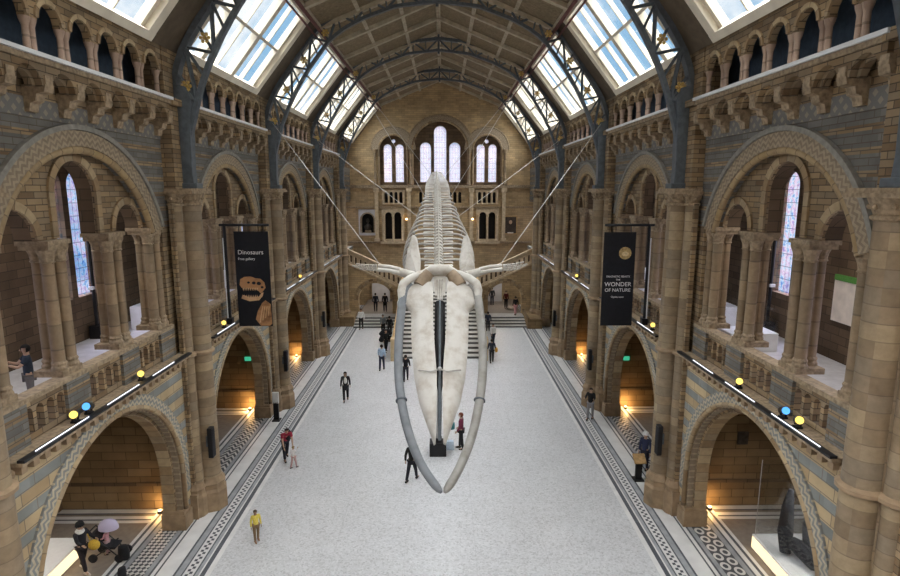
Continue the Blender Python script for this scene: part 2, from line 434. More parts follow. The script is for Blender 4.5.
for s in (-1, 1):
    for k in range(0, 5):
        p = pierY(k)
        for d0, d1, m in ((.29, .55, 1), (.55, .62, 2), (.75, .95, 1), (.95, 1.03, 2), (1.03, 1.2, 1)): fl.box(*sorted((s*10.5, s*14.2)), p-d1, p-d0, 0, .004, m)
struct(fl, 'floor', fm)

# side walls ------------------------------------------------------------------------------
def rect(u0, u1, z0, z1): return [(u0, z0), (u1, z0), (u1, z1), (u0, z1)]
bays = [-1, 0, 1, 2, 3]
GR, GZ = 3.7, 2.0                                        # ground arch radius and springing height
OPEN = ((-2.41, .75, 10.80), (0, .87, 11.85), (2.41, .75, 10.80))
lancets = []
for k in range(-1, 5): lancets += [pierY(k)+2.7, pierY(k)+1.13]
lancets = [y for y in lancets if 2 < y < 58]
for s in (-1, 1):
    f = side_map(s); w = MB()
    w.plate([outline(YA, YB, 0, 6.25, [notch(bayY(k), GR, 0, GZ) for k in bays])], f, 9.0, 9.25, 1)
    w.plate([outline(YA, YB, 0, 6.25, [notch(bayY(k), GR-.22, 0, GZ) for k in bays])], f, 9.25, 9.65, 0)
    # first-floor arcade front with the big relieving arches
    nts = []; a = math.asin(1.25/3.5)
    for k in bays:
        c = bayY(k)
        nts.append([(c-3.5*math.cos(a), 10.75)]+arc(c, 9.5, 3.5, PI-a, a, 30)+[(c+3.5*math.cos(a), 10.75)])
    w.plate([outline(YA, YB, 10.75, 13.62, nts)], f, 9.12, 9.4, 7)
    nts = []
    for k in bays:
        c = bayY(k)
        for d, hw, zs in OPEN: nts.append([(c+d-hw, 10.75)]+arc(c+d, zs, hw, PI, 0, 20)+[(c+d+hw, 10.75)])
    w.plate([outline(YA, YB, 10.75, 13.9, nts)], f, 9.4, 9.48, 0)
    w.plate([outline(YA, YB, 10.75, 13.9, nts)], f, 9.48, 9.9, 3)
    for k in range(-1, 5):                                # wall stubs behind the piers, ground to first floor
        y = pierY(k)
        if y < 0: continue
        w.box(*sorted((s*9.15, s*9.85)), y-1.08, y+1.08, 6.0, 10.75, 0)
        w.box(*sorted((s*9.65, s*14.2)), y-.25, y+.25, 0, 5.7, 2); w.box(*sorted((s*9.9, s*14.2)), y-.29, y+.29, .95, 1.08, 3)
    w.plate([rect(YA, YB, 13.62, 14.05)], f, 9.1, 9.3, 5)
    w.plate([rect(YA, YB, 14.05, 14.86)], f, 9.12, 10.05, 0)
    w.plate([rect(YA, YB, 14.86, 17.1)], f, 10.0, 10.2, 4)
    w.plate([rect(YA, YB, 16.62, 16.8)], f, 8.9, 10.0, 3)
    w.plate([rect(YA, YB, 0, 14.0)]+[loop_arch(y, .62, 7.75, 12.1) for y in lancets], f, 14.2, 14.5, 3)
    w.plate([rect(YA, YB, 5.7, 5.98)], f, 9.65, 14.2, 6)
    w.plate([rect(YA, YB, 13.5, 13.75)], f, 9.85, 14.2, 3)
    w.plate([rect(YA, YB, 5.5, 5.7)], f, 9.65, 14.2, 3)
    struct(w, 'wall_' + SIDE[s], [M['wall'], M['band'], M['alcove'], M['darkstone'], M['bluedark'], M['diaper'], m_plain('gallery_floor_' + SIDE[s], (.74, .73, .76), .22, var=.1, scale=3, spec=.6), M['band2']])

# stained lancets (structure)
wn = 1
for s in (-1, 1):
    f = side_map(s)
    for y in lancets:
        g = MB(); g.plate([loop_arch(y, .62, 7.75, 12.1)], f, 14.34, 14.36); o = struct(g, 'window_%d' % wn, M['stained']); wn += 1

# skylights + ceiling ---------------------------------------------------------------------
EX, EZ, KX, KZ, AZ = 8.76, 16.58, 6.0, 20.02, 22.45
L1 = math.hypot(EX-KX, KZ-EZ)
def roofmap(s, x0, z0, x1, z1):
    L = math.hypot(x1-x0, z1-z0); dx, dz = (x1-x0)/L, (z1-z0)/L
    return lambda u, v, w: (s*(x0+dx*v+dz*w), u, z0+dz*v-dx*w)      # v up the slope, w outward normal
for s in (-1, 1):
    f = roofmap(s, EX, EZ, KX, KZ)
    for k in range(-1, 5):
        a, b = pierY(k)+.35, (pierY(k+1)-.35 if k < 4 else YB)
        a = max(a, YA)
        fr = MB()
        v0, v1 = .22, L1-.25
        def bar(u0, u1, p0, p1, w0=-.12, w1=.35, mi=0): fr.prism([(u0, p0), (u1, p0), (u1, p1), (u0, p1)], f, w0, w1, mi)
        cc = bayY(k) if k < 4 else (a+b)/2; g0, g1 = max(a+.3, cc-4.35), min(b-.2, cc+2.85)
        bar(g0-.3, g1+.6, -.05, v0, -.1, .3); bar(g0-.3, g1+.6, v1, L1+.05, -.1, .3)
        bar(a-.35, g0-.25, -.05, L1, -.02, .35, 1); bar(g1+.6, b+.35, -.05, L1, -.02, .35, 1)
        bar(g0-.3, g0, -.05, L1, -.04, .35); bar(g1+.2, g1+.62, -.05, L1, -.08, .35); bar(g1, g1+.25, v0, v1, .1, .35)
        pw = 2.9; vm = (v0+v1)/2; bar(cc-3.22, cc-2.88, v0, v1, .0, .3)
        bar(cc-.17, cc+.17, v0, v1, .0, .3)
        bar(g0, g1, vm-.06, vm+.06, .02, .3)
        for i in range(2): bar(cc-2.95+pw*(i+.5)-.03, cc-2.95+pw*(i+.5)+.03, v0, v1, .1, .28)
        o = struct(fr, 'window_%d' % wn, [M['cream'], M['darkwood']]); wn += 1
        g = MB(); g.prism([(g0-.1, v0-.05), (g1+.1, v0-.05), (g1+.1, v1+.05), (g0-.1, v1+.05)], f, .19, .205); g.build('glass_pane', M['glass'], o)
ce = MB()
for s in (-1, 1):
    f = roofmap(s, KX, KZ, 0, AZ); L2 = math.hypot(KX, AZ-KZ)
    ce.prism([(YA, -.3), (YB, -.3), (YB, L2+.1), (YA, L2+.1)], f, 0.0, .15, 0)
    for i in range(4): 
        v = .1+(L2-.15)*i/3
        ce.prism([(YA, v-.10), (YB, v-.10), (YB, v+.10), (YA, v+.10)], f, -.14, 0, 1)
    for k in range(-1, 5):
        for j in range(0, 3):
            y = pierY(k)+DY*j/3
            if YA+.2 < y < YB: ce.prism([(y-.15, 0), (y+.15, 0), (y+.15, L2), (y-.15, L2)], f, -.2, 0, 1)
struct(ce, 'ceiling', [M['ceil'], M['ceilrib']])
for i, s in enumerate((-1, 1)):
    t = MB(); t.tube([(s*5.9, YA, 19.85), (s*5.9, YB, 19.85)], .09, 8); t.tube([(s*6.15, YA, 19.62), (s*6.15, YB, 19.62)], .05, 6)
    struct(t, 'trim_%d' % (i+1), M['red_rail'])

rw = MB(); rw.box(-14.5, 14.5, -4.0, -3.6, 0, 22); struct(rw, 'wall_rear', M['wall'])
# far wall -------------------------------------------------------------------------------
ff = lambda u, v, w: (u, w, v)
fw = MB()
gable = [(-10.2, 0), (10.2, 0), (10.2, 16.6), (8.6, 16.6), (5.9, 20.1), (0, 22.5), (-5.9, 20.1), (-8.6, 16.6), (-10.2, 16.6)]
rec = [loop_arch(0, 2.75, 12.4, 15.9, 28)]+[loop_arch(q*4.72, 1.4, 12.4, 15.9, 24) for q in (-1, 1)]
twin = [loop_arch(q*4.83+d*.47, .36, 6.9, 9.3) for q in (-1, 1) for d in (-1, 1)]
niche = [loop_arch(-7.45, .62, 7.55, 8.9)]
tiny = [loop_arch(q*4.75+d, .16, 10.6, 11.55, 8) for q in (-1, 1) for d in (-.75, -.25, .25, .75)]+[loop_arch(d, .16, 10.6, 11.55, 8) for d in (-2.0, -1.5, -1, 1, 1.5, 2.0)]
fw.plate([gable]+rec+twin+niche+tiny, ff, 59.0, 59.5, 0)
lights = [loop_arch(0, .62, 12.7, 17.65)]+[loop_arch(q*1.48, .55, 12.7, 16.1) for q in (-1, 1)]
for q in (-1, 1):
    lights += [loop_arch(q*4.72+d*.6, .41, 12.7, 16.05) for d in (-1, 1)]+[[(q*4.72+.2*math.cos(t*PI/6), 16.75+.2*math.sin(t*PI/6)) for t in range(12)]]
fw.plate([[(-10.2, 12.2), (10.2, 12.2), (10.2, 19), (-10.2, 19)]]+lights, ff, 59.5, 59.9, 1)
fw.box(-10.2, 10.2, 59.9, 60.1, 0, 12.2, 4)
fw.box(-10.2, 10.2, 58.7, 59.0, 12.1, 12.4, 3); fw.box(-10.2, 10.2, 58.8, 59.0, 10.1, 10.25, 3); fw.box(-10.2, 10.2, 58.8, 59.0, 6.5, 6.7, 3)
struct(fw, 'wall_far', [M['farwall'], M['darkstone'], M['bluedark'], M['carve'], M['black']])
g = MB()
def far_window(polys):
    global wn
    g = MB()
    for p in polys: g.plate([p], ff, 59.7, 59.72)
    struct(g, 'window_%d' % wn, M['stained_far']); wn += 1
far_window(lights[:3]); far_window(lights[3:6]); far_window(lights[6:9])
for q in (-1, 1):
    S = SIDE[q]
    t = thing('twin_window_frame', 'pale stone frame with slim columns around the dark twin windows, %s of the whale' % S, 'frame', (q*4.83, 58.9, 6.7), 'twin window frames')
    b = MB(); b.plate([rect(q*4.83-1.15, q*4.83+1.15, 6.7, 10.05)]+[loop_arch(q*4.83+d*.47, .37, 6.9, 9.3) for d in (-1, 1)], ff, 58.88, 58.99); b.build('surround', M['ashlar'], t)
    for d in (-.94, 0, .94): b = MB(); b.lathe((q*4.83+d, 58.82, 6.7), [(.13, 0), (.13, .15), (.08, .2), (.075, 2.4), (.14, 2.6), (.14, 2.7)], 10); b.build('slim_column', M['ashlar'], t, smooth=True)
    b = MB(); b.box(q*4.83-1.3, q*4.83+1.3, 58.7, 58.99, 6.45, 6.7); b.build('sill', M['ashlar'], t)
    t = thing('blind_arcade', 'row of four tiny dark arches in pale stone, below the %s paired lancets' % S, 'arcade', (q*4.75, 58.9, 10.4), 'tiny arcades on the end wall')
    b = MB(); b.plate([rect(q*4.75-1.15, q*4.75+1.15, 10.45, 11.95)]+[loop_arch(q*4.75+d, .17, 10.6, 11.55, 8) for d in (-.75, -.25, .25, .75)], ff, 58.9, 58.99); b.build('arched_panel', M['ashlar'], t)
    for d in (-1, -.5, 0, .5, 1): b = MB(); b.lathe((q*4.75+d, 58.86, 10.5), [(.09, 0), (.05, .1), (.05, .9), (.09, 1.05)], 8); b.build('tiny_column', M['ashlar'], t, smooth=True)
    for x0, x1 in ((3.0, 3.35), (6.3, 6.65)):
        b = MB(); b.box(*sorted((q*x0, q*x1)), 58.75, 58.99, 6.7, 12.1); b.box(*sorted((q*(x0-.1), q*(x1+.1))), 58.68, 58.99, 11.7, 12.1); b.box(*sorted((q*(x0-.1), q*(x1+.1))), 58.68, 58.99, 6.7, 7.0)
        tag(b.build('pilaster', M['ashlar']), 'flat pale pilaster on the end wall, %s side, %s the twin windows' % (S, 'nearer the whale than' if x0 < 4 else 'outside'), 'pilaster', 'end wall pilasters')
for q, nm, lab in ((-2, 'window_surround', 'carved round-arched surround of the left paired lancets high on the end wall'), (0, 'window_surround', 'large carved arch around the three central lancets high on the end wall'), (2, 'window_surround', 'carved round-arched surround of the right paired lancets high on the end wall')):
    x = q*2.36; r = 2.75 if q == 0 else 1.4
    t = thing(nm, lab, 'arch', (x, 59, 12.4), 'window arches on the end wall')
    b = MB(); b.ring(ff, x, 15.9, r+.15, r+(.5 if q == 0 else .72), 58.82 if q == 0 else 58.88, 58.99, 32); b.build('arch_band', M['chev'], t)
    b = MB(); b.arcroll(ff, x, 15.9, r+.05, 58.95, .11, drop=3.4); b.build('roll_moulding', M['vous'], t, smooth=True)
    b = MB(); b.arcroll(ff, x, 15.9, r+(.6 if q == 0 else .8), 58.93, .08); b.build('hood_moulding', M['carve'], t, smooth=True)
    if q:
        for d in (-1, 1): b = MB(); b.lathe((x+d*(r+.42), 58.85, 12.4), [(.2, 0), (.2, .2), (.13, .3), (.13, 3.0), (.24, 3.4), (.24, 3.5)], 12); b.build('shaft', M['smallshaft'], t, smooth=True)

# ------------------------------------------------------------------ piers
def make_pier(s, k, label):
    y = pierY(k)+(.22 if k == 0 else 0); t = thing('compound_pier', label, 'pier', (s*8.55, y, 0), 'stone piers along the hall')
    X = lambda d: s*d
    b = MB()
    for (d, dy, r) in ((8.62, 0, .58), (8.95, .6, .38), (8.95, -.6, .38)):
        b.lathe((X(d), y+dy, 0), [(r, 0), (r, .75), (r*.86, .85), (r*.86, 1.0), (r*.95, 1.08), (r*.78, 1.22), (r*.72, 1.3)], 8 if r > .5 else 12)
    b.box(*sorted((X(8.75), X(9.1))), y-1.0, y+1.0, 0, .95)
    b.build('plinth', M['plinth'], t)
    b = MB(); b.lathe((X(8.62), y, 1.3), [(.40, 0), (.38, .2), (.36, 10.14)], 22); b.build('main_shaft', M['shaft'], t, smooth=True)
    for dy in (-.52, .52):
        b = MB(); b.lathe((X(8.9), y+dy, 1.3), [(.24, 0), (.22, .2), (.21, 10.14)], 14); b.build('side_shaft', M['shaft'], t, smooth=True)
    for dy in (-.29, .29):
        b = MB(); b.lathe((X(8.8), y+dy, 1.3), [(.11, 0), (.1, 10.2)], 10); b.build('slender_shaft', M['smallshaft'], t, smooth=True)
    b = MB(); b.box(*sorted((X(8.85), X(9.0))), y-.85, y+.85, .9, 11.5); b.build('core', M['wall'], t)
    for zz in (6.05,):
        for (d, dy, r) in ((8.62, 0, .40), (8.9, .52, .25), (8.9, -.52, .25)): b = MB(); b.lathe((X(d), y+dy, zz), [(r-.04, 0), (r+.07, .06), (r+.07, .14), (r-.04, .2)], 16); b.build('shaft_ring', M['plinth'], t, smooth=True)
    b = MB()
    for (d, dy, r) in ((8.62, 0, .38), (8.9, .52, .23), (8.9, -.52, .23)):
        b.lathe((X(d), y+dy, 11.42), [(r, 0), (r+.05, .03), (r+.05, .08), (r, .11), (r+.04, .22), (r+.11, .38), (r+.13, .44)], 16)
        for i in range(8):
            a = 2*PI*i/8; b.ball((X(d)+(r+.06)*math.cos(a), y+dy+(r+.06)*math.sin(a), 11.68), .06, 6, 4)
    b.box(*sorted((X(8.14), X(9.2))), y-.86, y+.86, 11.84, 11.93); b.box(*sorted((X(8.18), X(9.1))), y-.82, y+.82, 11.93, 12.02)
    b.build('capital', M['carve'], t, smooth=True)
    b = MB(); b.box(*sorted((X(8.72), X(9.2))), y-.74, y+.74, 12.02, 14.74); b.box(*sorted((X(8.55), X(9.2))), y-.85, y+.85, 14.74, 14.95)
    b.box(*sorted((X(8.82), X(9.6))), y-.8, y+.8, 14.95, 16.6); b.build('upper_pilaster', M['wall'], t)
    return t
PW = ['first', 'second', 'third', 'fourth', 'fifth']
for s in (-1, 1):
    p0 = make_pier(s, 0, 'clustered stone pier nearest the camera at the %s edge of the photo' % SIDE[s])
    for k in range(1, 5):
        extra = ', loudspeaker on it' if k in (1, 2, 3) else ', beside the stairs'
        dup(p0, (0, DY*k-.22, 0), 'clustered stone pier, %s from the camera on the %s%s' % (PW[k], SIDE[s], extra))

# ------------------------------------------------------------------ per-bay pieces
def make_ground_arch(s, k, label):
    c = bayY(k); f = side_map(s); t = thing('ground_arch', label, 'arch', (s*9.0, c, 0), 'ground floor arches')
    b = MB(); b.ring(f, c, GZ, GR+.06, GR+.40, 8.94, 9.02, drop=.6); b.build('chevron_band', M['zig'], t)
    b = MB(); b.arcroll(f, c, GZ, GR, 8.98, .09, drop=1.3); b.build('roll_moulding', M['vous'], t, smooth=True)
    b = MB(); b.ring(f, c, GZ, GR-.25, GR-.02, 9.26, 9.68, drop=1.3); b.build('inner_order', M['vous'], t)
    b = MB(); b.ring(f, c, GZ, GR-.13, GR-.02, 9.05, 9.26, drop=1.3); b.build('middle_order', M['chev'], t)
    for d in (-1, 1):
        u0, u1 = sorted((c+d*(GR-.3), c+d*(GR+.3))); b = MB(); b.box(*sorted((s*8.9, s*9.75)), u0, u1, 0, .58); u0, u1 = sorted((c+d*(GR-.27), c+d*(GR+.25))); b.box(*sorted((s*8.94, s*9.72)), u0, u1, .58, .7)
        b.build('jamb_base', M['plinth'], t)
    return t
def make_big_arch(s, k, label):
    c = bayY(k); f = side_map(s); t = thing('relieving_arch', label, 'arch', (s*9.0, c, 10.6), 'large arches over the first-floor galleries')
    a = math.asin(1.2/3.8)
    b = MB(); b.ring(f, c, 9.5, 3.58, 3.98, 9.05, 9.14, a0=a, a1=PI-a); b.build('chevron_band', M['chev'], t)
    b = MB()
    pts = [f(u, v, 9.14) for u, v in arc(c, 9.5, 3.50, a, PI-a, 36)]; q = len(b.v); b.tube(pts, .10, 8)
    for i in range(len(pts)):
        for j in range(8): b.uv[q+i*8+j] = (i*.28, 0)
    b.build('roll_moulding', M['gold_mould'], t, smooth=True)
    b = MB(); b.ring(f, c, 9.5, 3.99, 4.12, 8.99, 9.14, a0=a, a1=PI-a); b.build('hood_moulding', M['label'], t)
    for (d, hw, zs), dr in zip(OPEN, (0, 1.06, 0)):
        b = MB(); b.ring(f, c+d, zs, hw, hw+.2, 9.34, 9.42, 24, drop=dr); b.build('archivolt', M['vous'], t)
    return t
def make_cluster(s, y, label):
    t = thing('column_cluster', label, 'columns', (s*9.5, y, 7.4), 'clustered columns of the first-floor arcade')
    lo, hi = sorted((s*9.14, s*9.86))
    b = MB(); b.box(lo, hi, y-.39, y+.39, 7.4, 7.55)
    pos = [(9.31, -.22), (9.31, .22), (9.68, -.02)]
    for d, dy in pos: b.lathe((s*d, y+dy, 7.55), [(.19, 0), (.19, .06), (.16, .12), (.18, .18), (.14, .25)], 12)
    b.build('base', M['carve'], t)
    for d, dy in pos:
        b = MB(); b.lathe((s*d, y+dy, 7.78), [(.145, 0), (.14, 2.5)], 14); b.build('shaft', M['smallshaft'], t, smooth=True)
    b = MB(); b.box(*sorted((s*9.42, s*9.58)), y-.13, y+.13, 7.55, 10.6); b.build('core', M['smallshaft'], t)
    b = MB()
    for d, dy in pos: b.lathe((s*d, y+dy, 10.22), [(.14, 0), (.175, .03), (.15, .07), (.17, .2), (.22, .33)], 12)
    b.box(lo, hi, y-.38, y+.38, 10.55, 10.66); b.box(*sorted((s*9.1, s*9.9)), y-.42, y+.42, 10.66, 10.77); b.build('capital', M['carve'], t)
    return t
def make_balcony(s, k, label):
    c = bayY(k); f = side_map(s); h = 4.05
    t = thing('balcony', label, 'balcony', (s*9.0, c, 6.0), 'first-floor balconies')
    holes = []
    for g in (-2.4, 0, 2.4):
        for i in range(4): holes.append(loop_arch(c+g+(i-1.5)*.36, .125, 6.5, 6.98, 8))
    b = MB(); b.plate([rect(c-h, c+h, 6.32, 7.28)]+holes, f, 9.12, 9.34); b.build('parapet', M['wall'], t)
    for g in (-3.55, -1.25, 1.25, 3.55): b = MB(); b.box(*sorted((s*9.03, s*9.12)), c+g-.46, c+g+.46, 6.32, 7.3); b.build('pedestal', M['band2'], t)
    b = MB(); b.box(*sorted((s*9.02, s*9.4)), c-h, c+h, 7.28, 7.4); b.build('coping', M['carve'], t)
    b = MB(); b.box(*sorted((s*8.55, s*9.12)), c-h, c+h, 6.24, 6.33); b.build('deck', M['carve'], t)
    b = MB()
    n = 22
    for i in range(n):
        y = c-h+2*h*(i+.5)/n; b.box(*sorted((s*8.66, s*9.0)), y-.09, y+.09, 6.02, 6.24)
    b.box(*sorted((s*8.9, s*9.02)), c-h, c+h, 5.98, 6.24); b.build('dentil_frieze', M['plinth'], t)
    b = MB(); b.box(*sorted((s*8.50, s*8.66)), c-h, c+h, 6.33, 6.39); b.build('black_rail', M['black'], t)
    for i, (a, e) in enumerate(((-3.6, -1.7), (-.9, .7), (1.5, 2.9))):
        b = MB(); b.box(*sorted((s*8.57, s*8.59)), c+a, c+e, 6.39, 6.405); b.build('light_strip', M['strip'], t)
    return t
def make_gallery(s, k, label):
    c = bayY(k); f = side_map(s); n = 7; p = 1.17; h = n*p/2
    t = thing('gallery_arcade', label, 'arcade', (s*8.9, c, 14.85), 'small upper arcades under the skylights')
    b = MB(); b.plate([outline(c-h-.1, c+h+.1, 15.74, 16.62, [[(c-h+p*(i+.5)-.39, 15.74)]+arc(c-h+p*(i+.5), 15.78, .39, PI, 0, 16)+[(c-h+p*(i+.5)+.39, 15.74)] for i in range(n)])], f, 8.82, 9.0); b.build('arched_wall', M['wall'], t)
    for i in range(n): b = MB(); b.ring(f, c-h+p*(i+.5), 15.78, .39, .50, 8.77, 8.83, 14); b.build('archivolt', M['vous'], t)
    b = MB(); b.box(*sorted((s*8.5, s*9.3)), c-h-.1, c+h+.1, 14.86, 14.95); b.build('sill', M['white_ledge'], t)
    b = MB(); b.box(*sorted((s*8.58, s*9.14)), c-h-.1, c+h+.1, 14.74, 14.86); b.build('string_course', M['carve'], t)
    for i in range(n+1):
        for dy in ((-.10, .10) if 0 < i < n else ((.10,) if i == 0 else (-.10,))):
            b = MB(); b.lathe((s*8.91, c-h+p*i+dy, 14.95), [(.11, 0), (.11, .05), (.075, .1), (.07, .6), (.11, .72), (.12, .79)], 10); b.build('colonnette', M['pink'], t, smooth=True)
    return t
def make_corbels(s, k, label):
    c = bayY(k); f = side_map(s); n = 7; p = 1.17; h = n*p/2
    t = thing('corbel_table', label, 'corbels', (s*9.0, c, 13.8), 'corbel tables under the upper arcades')
    b = MB(); b.plate([outline(c-h, c+h, 14.25, 14.74, [[(c-h+p*(i+.5)-.40, 14.25)]+arc(c-h+p*(i+.5), 14.25, .40, PI, 0, 14)[1:-1]+[(c-h+p*(i+.5)+.40, 14.25)] for i in range(n)])], f, 8.62, 8.78)
    b.plate([outline(c-h, c+h, 14.25, 14.74, [[(c-h+p*(i+.5)-.30, 14.25)]+arc(c-h+p*(i+.5), 14.25, .30, PI, 0, 14)[1:-1]+[(c-h+p*(i+.5)+.30, 14.25)] for i in range(n)])], f, 8.78, 8.95)
    b.build('arched_course', M['wall'], t)
    for i in range(n+1):
        y = c-h+p*i; b = MB()
        b.prism([(9.15, 13.72), (9.0, 13.72), (8.96, 13.9), (8.84, 13.95), (8.80, 14.1), (8.62, 14.14), (8.58, 14.3), (9.15, 14.3)], lambda u, v, w: (s*u, w, v), y-.15, y+.15)
        b.box(*sorted((s*8.58, s*8.9)), y-.12, y+.12, 14.3, 14.5)
        b.build('corbel', M['carve'], t)
    return t
for s in (-1, 1):
    S = SIDE[s]
    ga = make_ground_arch(s, 0, 'nearest %s ground-floor arch with blue chevron band, alcove behind' % S)
    ba = make_big_arch(s, 0, 'nearest large arch over the %s gallery, above three openings' % S)
    bl = make_balcony(s, 0, 'nearest %s balcony with black rail and white light strips' % S)
    gl = make_gallery(s, 0, 'nearest %s row of small arches on paired pink colonnettes under the skylight' % S)
    co = make_corbels(s, 0, 'nearest %s row of carved corbels below the upper arcade' % S)
    cl = []
    words_ = ('against the nearer pier', 'on the nearer side of the centre opening', 'on the farther side of the centre opening', 'against the farther pier')
    for d, wd in zip((-3.55, -1.25, 1.25, 3.55), words_):
        if not cl: c0 = make_cluster(s, bayY(0)+d, 'column cluster %s in the nearest %s gallery bay' % (wd, S)); cl.append(c0)
        else: cl.append(dup(c0, (0, d+3.55, 0), 'column cluster %s in the nearest %s gallery bay' % (wd, S)))
    for k in (1, 2, 3):
        w_ = NEAR[k] + (' bay' if k == 3 else ' bay from the camera')
        dup(ga, (0, DY*k, 0), 'blue-banded ground-floor arch in the %s, %s side' % (w_, S))
        dup(ba, (0, DY*k, 0), 'large gallery arch in the %s on the %s side' % (w_, S))
        dup(bl, (0, DY*k, 0), 'balcony with black rail in the %s on the %s side' % (w_, S))
        dup(gl, (0, DY*k, 0), 'row of small arches on pink colonnettes in the %s, %s side' % (w_, S))
        dup(co, (0, DY*k, 0), 'row of carved corbels in the %s on the %s side' % (w_, S))
        for d, wd in zip((-3.55, -1.25, 1.25, 3.55), words_):
            dup(c0, (0, DY*k+d+3.55, 0), 'column cluster %s, %s gallery bay on the %s' % (wd, NEAR[k], S))

# ------------------------------------------------------------------ roof trusses
IN = [(8.42, 12.5), (8.38, 13.3), (8.19, 14.1), (7.83, 15.27), (7.45, 16.15), (6.9, 17.15), (6.3, 18.05), (5.3, 19.3), (4.5, 19.85), (3.6, 20.3), (2.0, 20.86), (0, 21.06)]
OUT = [(8.72, 15.0), (8.62, 15.6), (8.42, 16.3), (7.95, 17.1), (7.3, 18.0), (6.6, 19.0), (5.9, 19.8), (4.6, 20.62), (3.0, 21.22), (1.5, 21.62), (0, 21.77)]
IN = [(x*1.018, 12+(z-12)*1.018) for x, z in IN]; OUT = [(x*1.018, 12+(z-12)*1.018) for x, z in OUT]
def resample(P, n):
    d = [0]
    for a, b in zip(P, P[1:]): d.append(d[-1]+math.dist(a, b))
    res = []
    for i in range(n):
        t = d[-1]*i/(n-1); j = 0
        while j < len(d)-2 and d[j+1] < t: j += 1
        q = (t-d[j])/(d[j+1]-d[j]); res.append(tuple(P[j][c]+(P[j+1][c]-P[j][c])*q for c in (0, 1)))
    return res
def full(P): return P+[(-x, z) for x, z in P[::-1][1:]]
def sweep(mb, P, y, hy, th):
    n = len(P); vs = []
    for i, p in enumerate(P):
        a, b = P[max(i-1, 0)], P[min(i+1, n-1)]; dx, dz = b[0]-a[0], b[1]-a[1]; L = math.hypot(dx, dz); nx, nz = -dz/L*th, dx/L*th
        vs += [(p[0]+nx, y-hy, p[1]+nz), (p[0]+nx, y+hy, p[1]+nz), (p[0]-nx, y+hy, p[1]-nz), (p[0]-nx, y-hy, p[1]-nz)]
    mb.add(vs, [(i*4+j, i*4+(j+1) % 4, i*4+4+(j+1) % 4, i*4+4+j) for i in range(n-1) for j in range(4)]+[(0, 1, 2, 3), tuple(range(4*n-4, 4*n))])
def make_truss(k, label):
    y = pierY(k); t = thing('roof_truss', label, 'roof arch', (0, y, 12.02), 'iron roof arches')
    b = MB(); sweep(b, full(resample(IN, 26)), y, .11, .075); b.build('inner_rib', M['iron'], t)
    b = MB(); sweep(b, full(resample(OUT, 24)), y, .16, .10); b.build('outer_rib', M['iron'], t)
    i_ = resample(IN[2:], 15); o_ = resample(OUT, 15)
    b = MB()
    for yy in (y-.09, y+.09):
        for s in (-1, 1):
            for j in range(14):
                a, c = (i_[j], o_[j+1]) if j % 2 else (o_[j], i_[j+1])
                b.tube([(s*a[0], yy, a[1]), (s*c[0], yy, c[1])], .042, 4)
            for j in range(0, 14): b.tube([(s*i_[j][0], yy, i_[j][1]), (s*o_[j][0], yy, o_[j][1])], .032, 4)
    b.build('lattice', M['iron'], t)
    for s in (-1, 1):
        b = MB(); b.prism([(8.34, 12.02), (8.74, 12.02), (8.74, 12.4), (8.74, 15.0), (8.8, 15.2), (8.8, 15.5), (8.4, 15.4), (8.25, 15.0), (8.34, 14.2), (8.38, 12.6)], lambda u, v, w: (s*u, w, v), y-.18, y+.18)
        b.box(*sorted((s*8.22, s*8.8)), y-.26, y+.26, 12.02, 12.2); b.build('column', M['iron'], t, bevel=.02)
        for j in (1, 3, 5, 7):
            p = ((i_[j][0]+o_[j][0])/2, (i_[j][1]+o_[j][1])/2); b = MB()
            for q in range(6): a = q*PI/3; b.ball((s*p[0]+.13*math.cos(a), y-.1, p[1]+.13*math.sin(a)), .065, 6, 4)
            b.ball((s*p[0], y-.1, p[1]), .08, 6, 4); b.build('gilt_rosette', M['gilt'], t)
    b = MB(); b.box(-.07, .07, y-.07, y+.07, 21.0, 22.3); b.build('king_post', M['iron'], t)
    return t
tr = make_truss(0, 'iron roof arch nearest the camera, only its columns showing at the photo edges')
for k, lab in ((1, 'nearest iron roof arch crossing the top of the photo with gilt rosettes'), (2, 'second blue-grey iron lattice roof arch from the camera'), (3, 'third blue-grey iron lattice roof arch from the camera'), (4, 'farthest iron lattice roof arch, just before the end wall gable')):
    dup(tr, (0, DY*k, 0), lab)

# ------------------------------------------------------------------ stairs at the far end
st = thing('grand_staircase', 'broad central stone staircase behind the whale skull at the far end', 'staircase', (0, 46, 0))
b = MB(); n = 17; z1 = 3.0
for i in range(n):
    ya = 39.6+i*.66; b.box(-3.0, 3.0, ya, 51.6, z1*i/n, z1*(i+1)/n-.03, 1); b.box(-3.0, 3.0, ya-.03, ya+.66 if i < n-1 else 58.9, z1*(i+1)/n-.03, z1*(i+1)/n, 0)
b.build('steps', [M['tread'], M['riser']], st)
for s in (-1, 1):
    b = MB(); fm_ = lambda u, v, w: (s*w, u, v)
    b.prism([(39.2, 0), (51.6, 0), (51.6, 4.1), (50.9, 4.1), (40.0, 1.25), (39.2, 1.25)], fm_, 3.0, 3.35); b.box(*sorted((s*2.9, s*3.45)), 39.0, 39.7, 0, 1.6)
    b.build('balustrade', M['balus'], st)
    b = MB(); b.prism([(39.2, 1.25), (40.0, 1.25), (50.9, 4.1), (51.6, 4.1), (51.6, 4.28), (50.9, 4.28), (40.0, 1.43), (39.2, 1.43)], fm_, 2.95, 3.42); b.build('handrail', M['wood'], st)
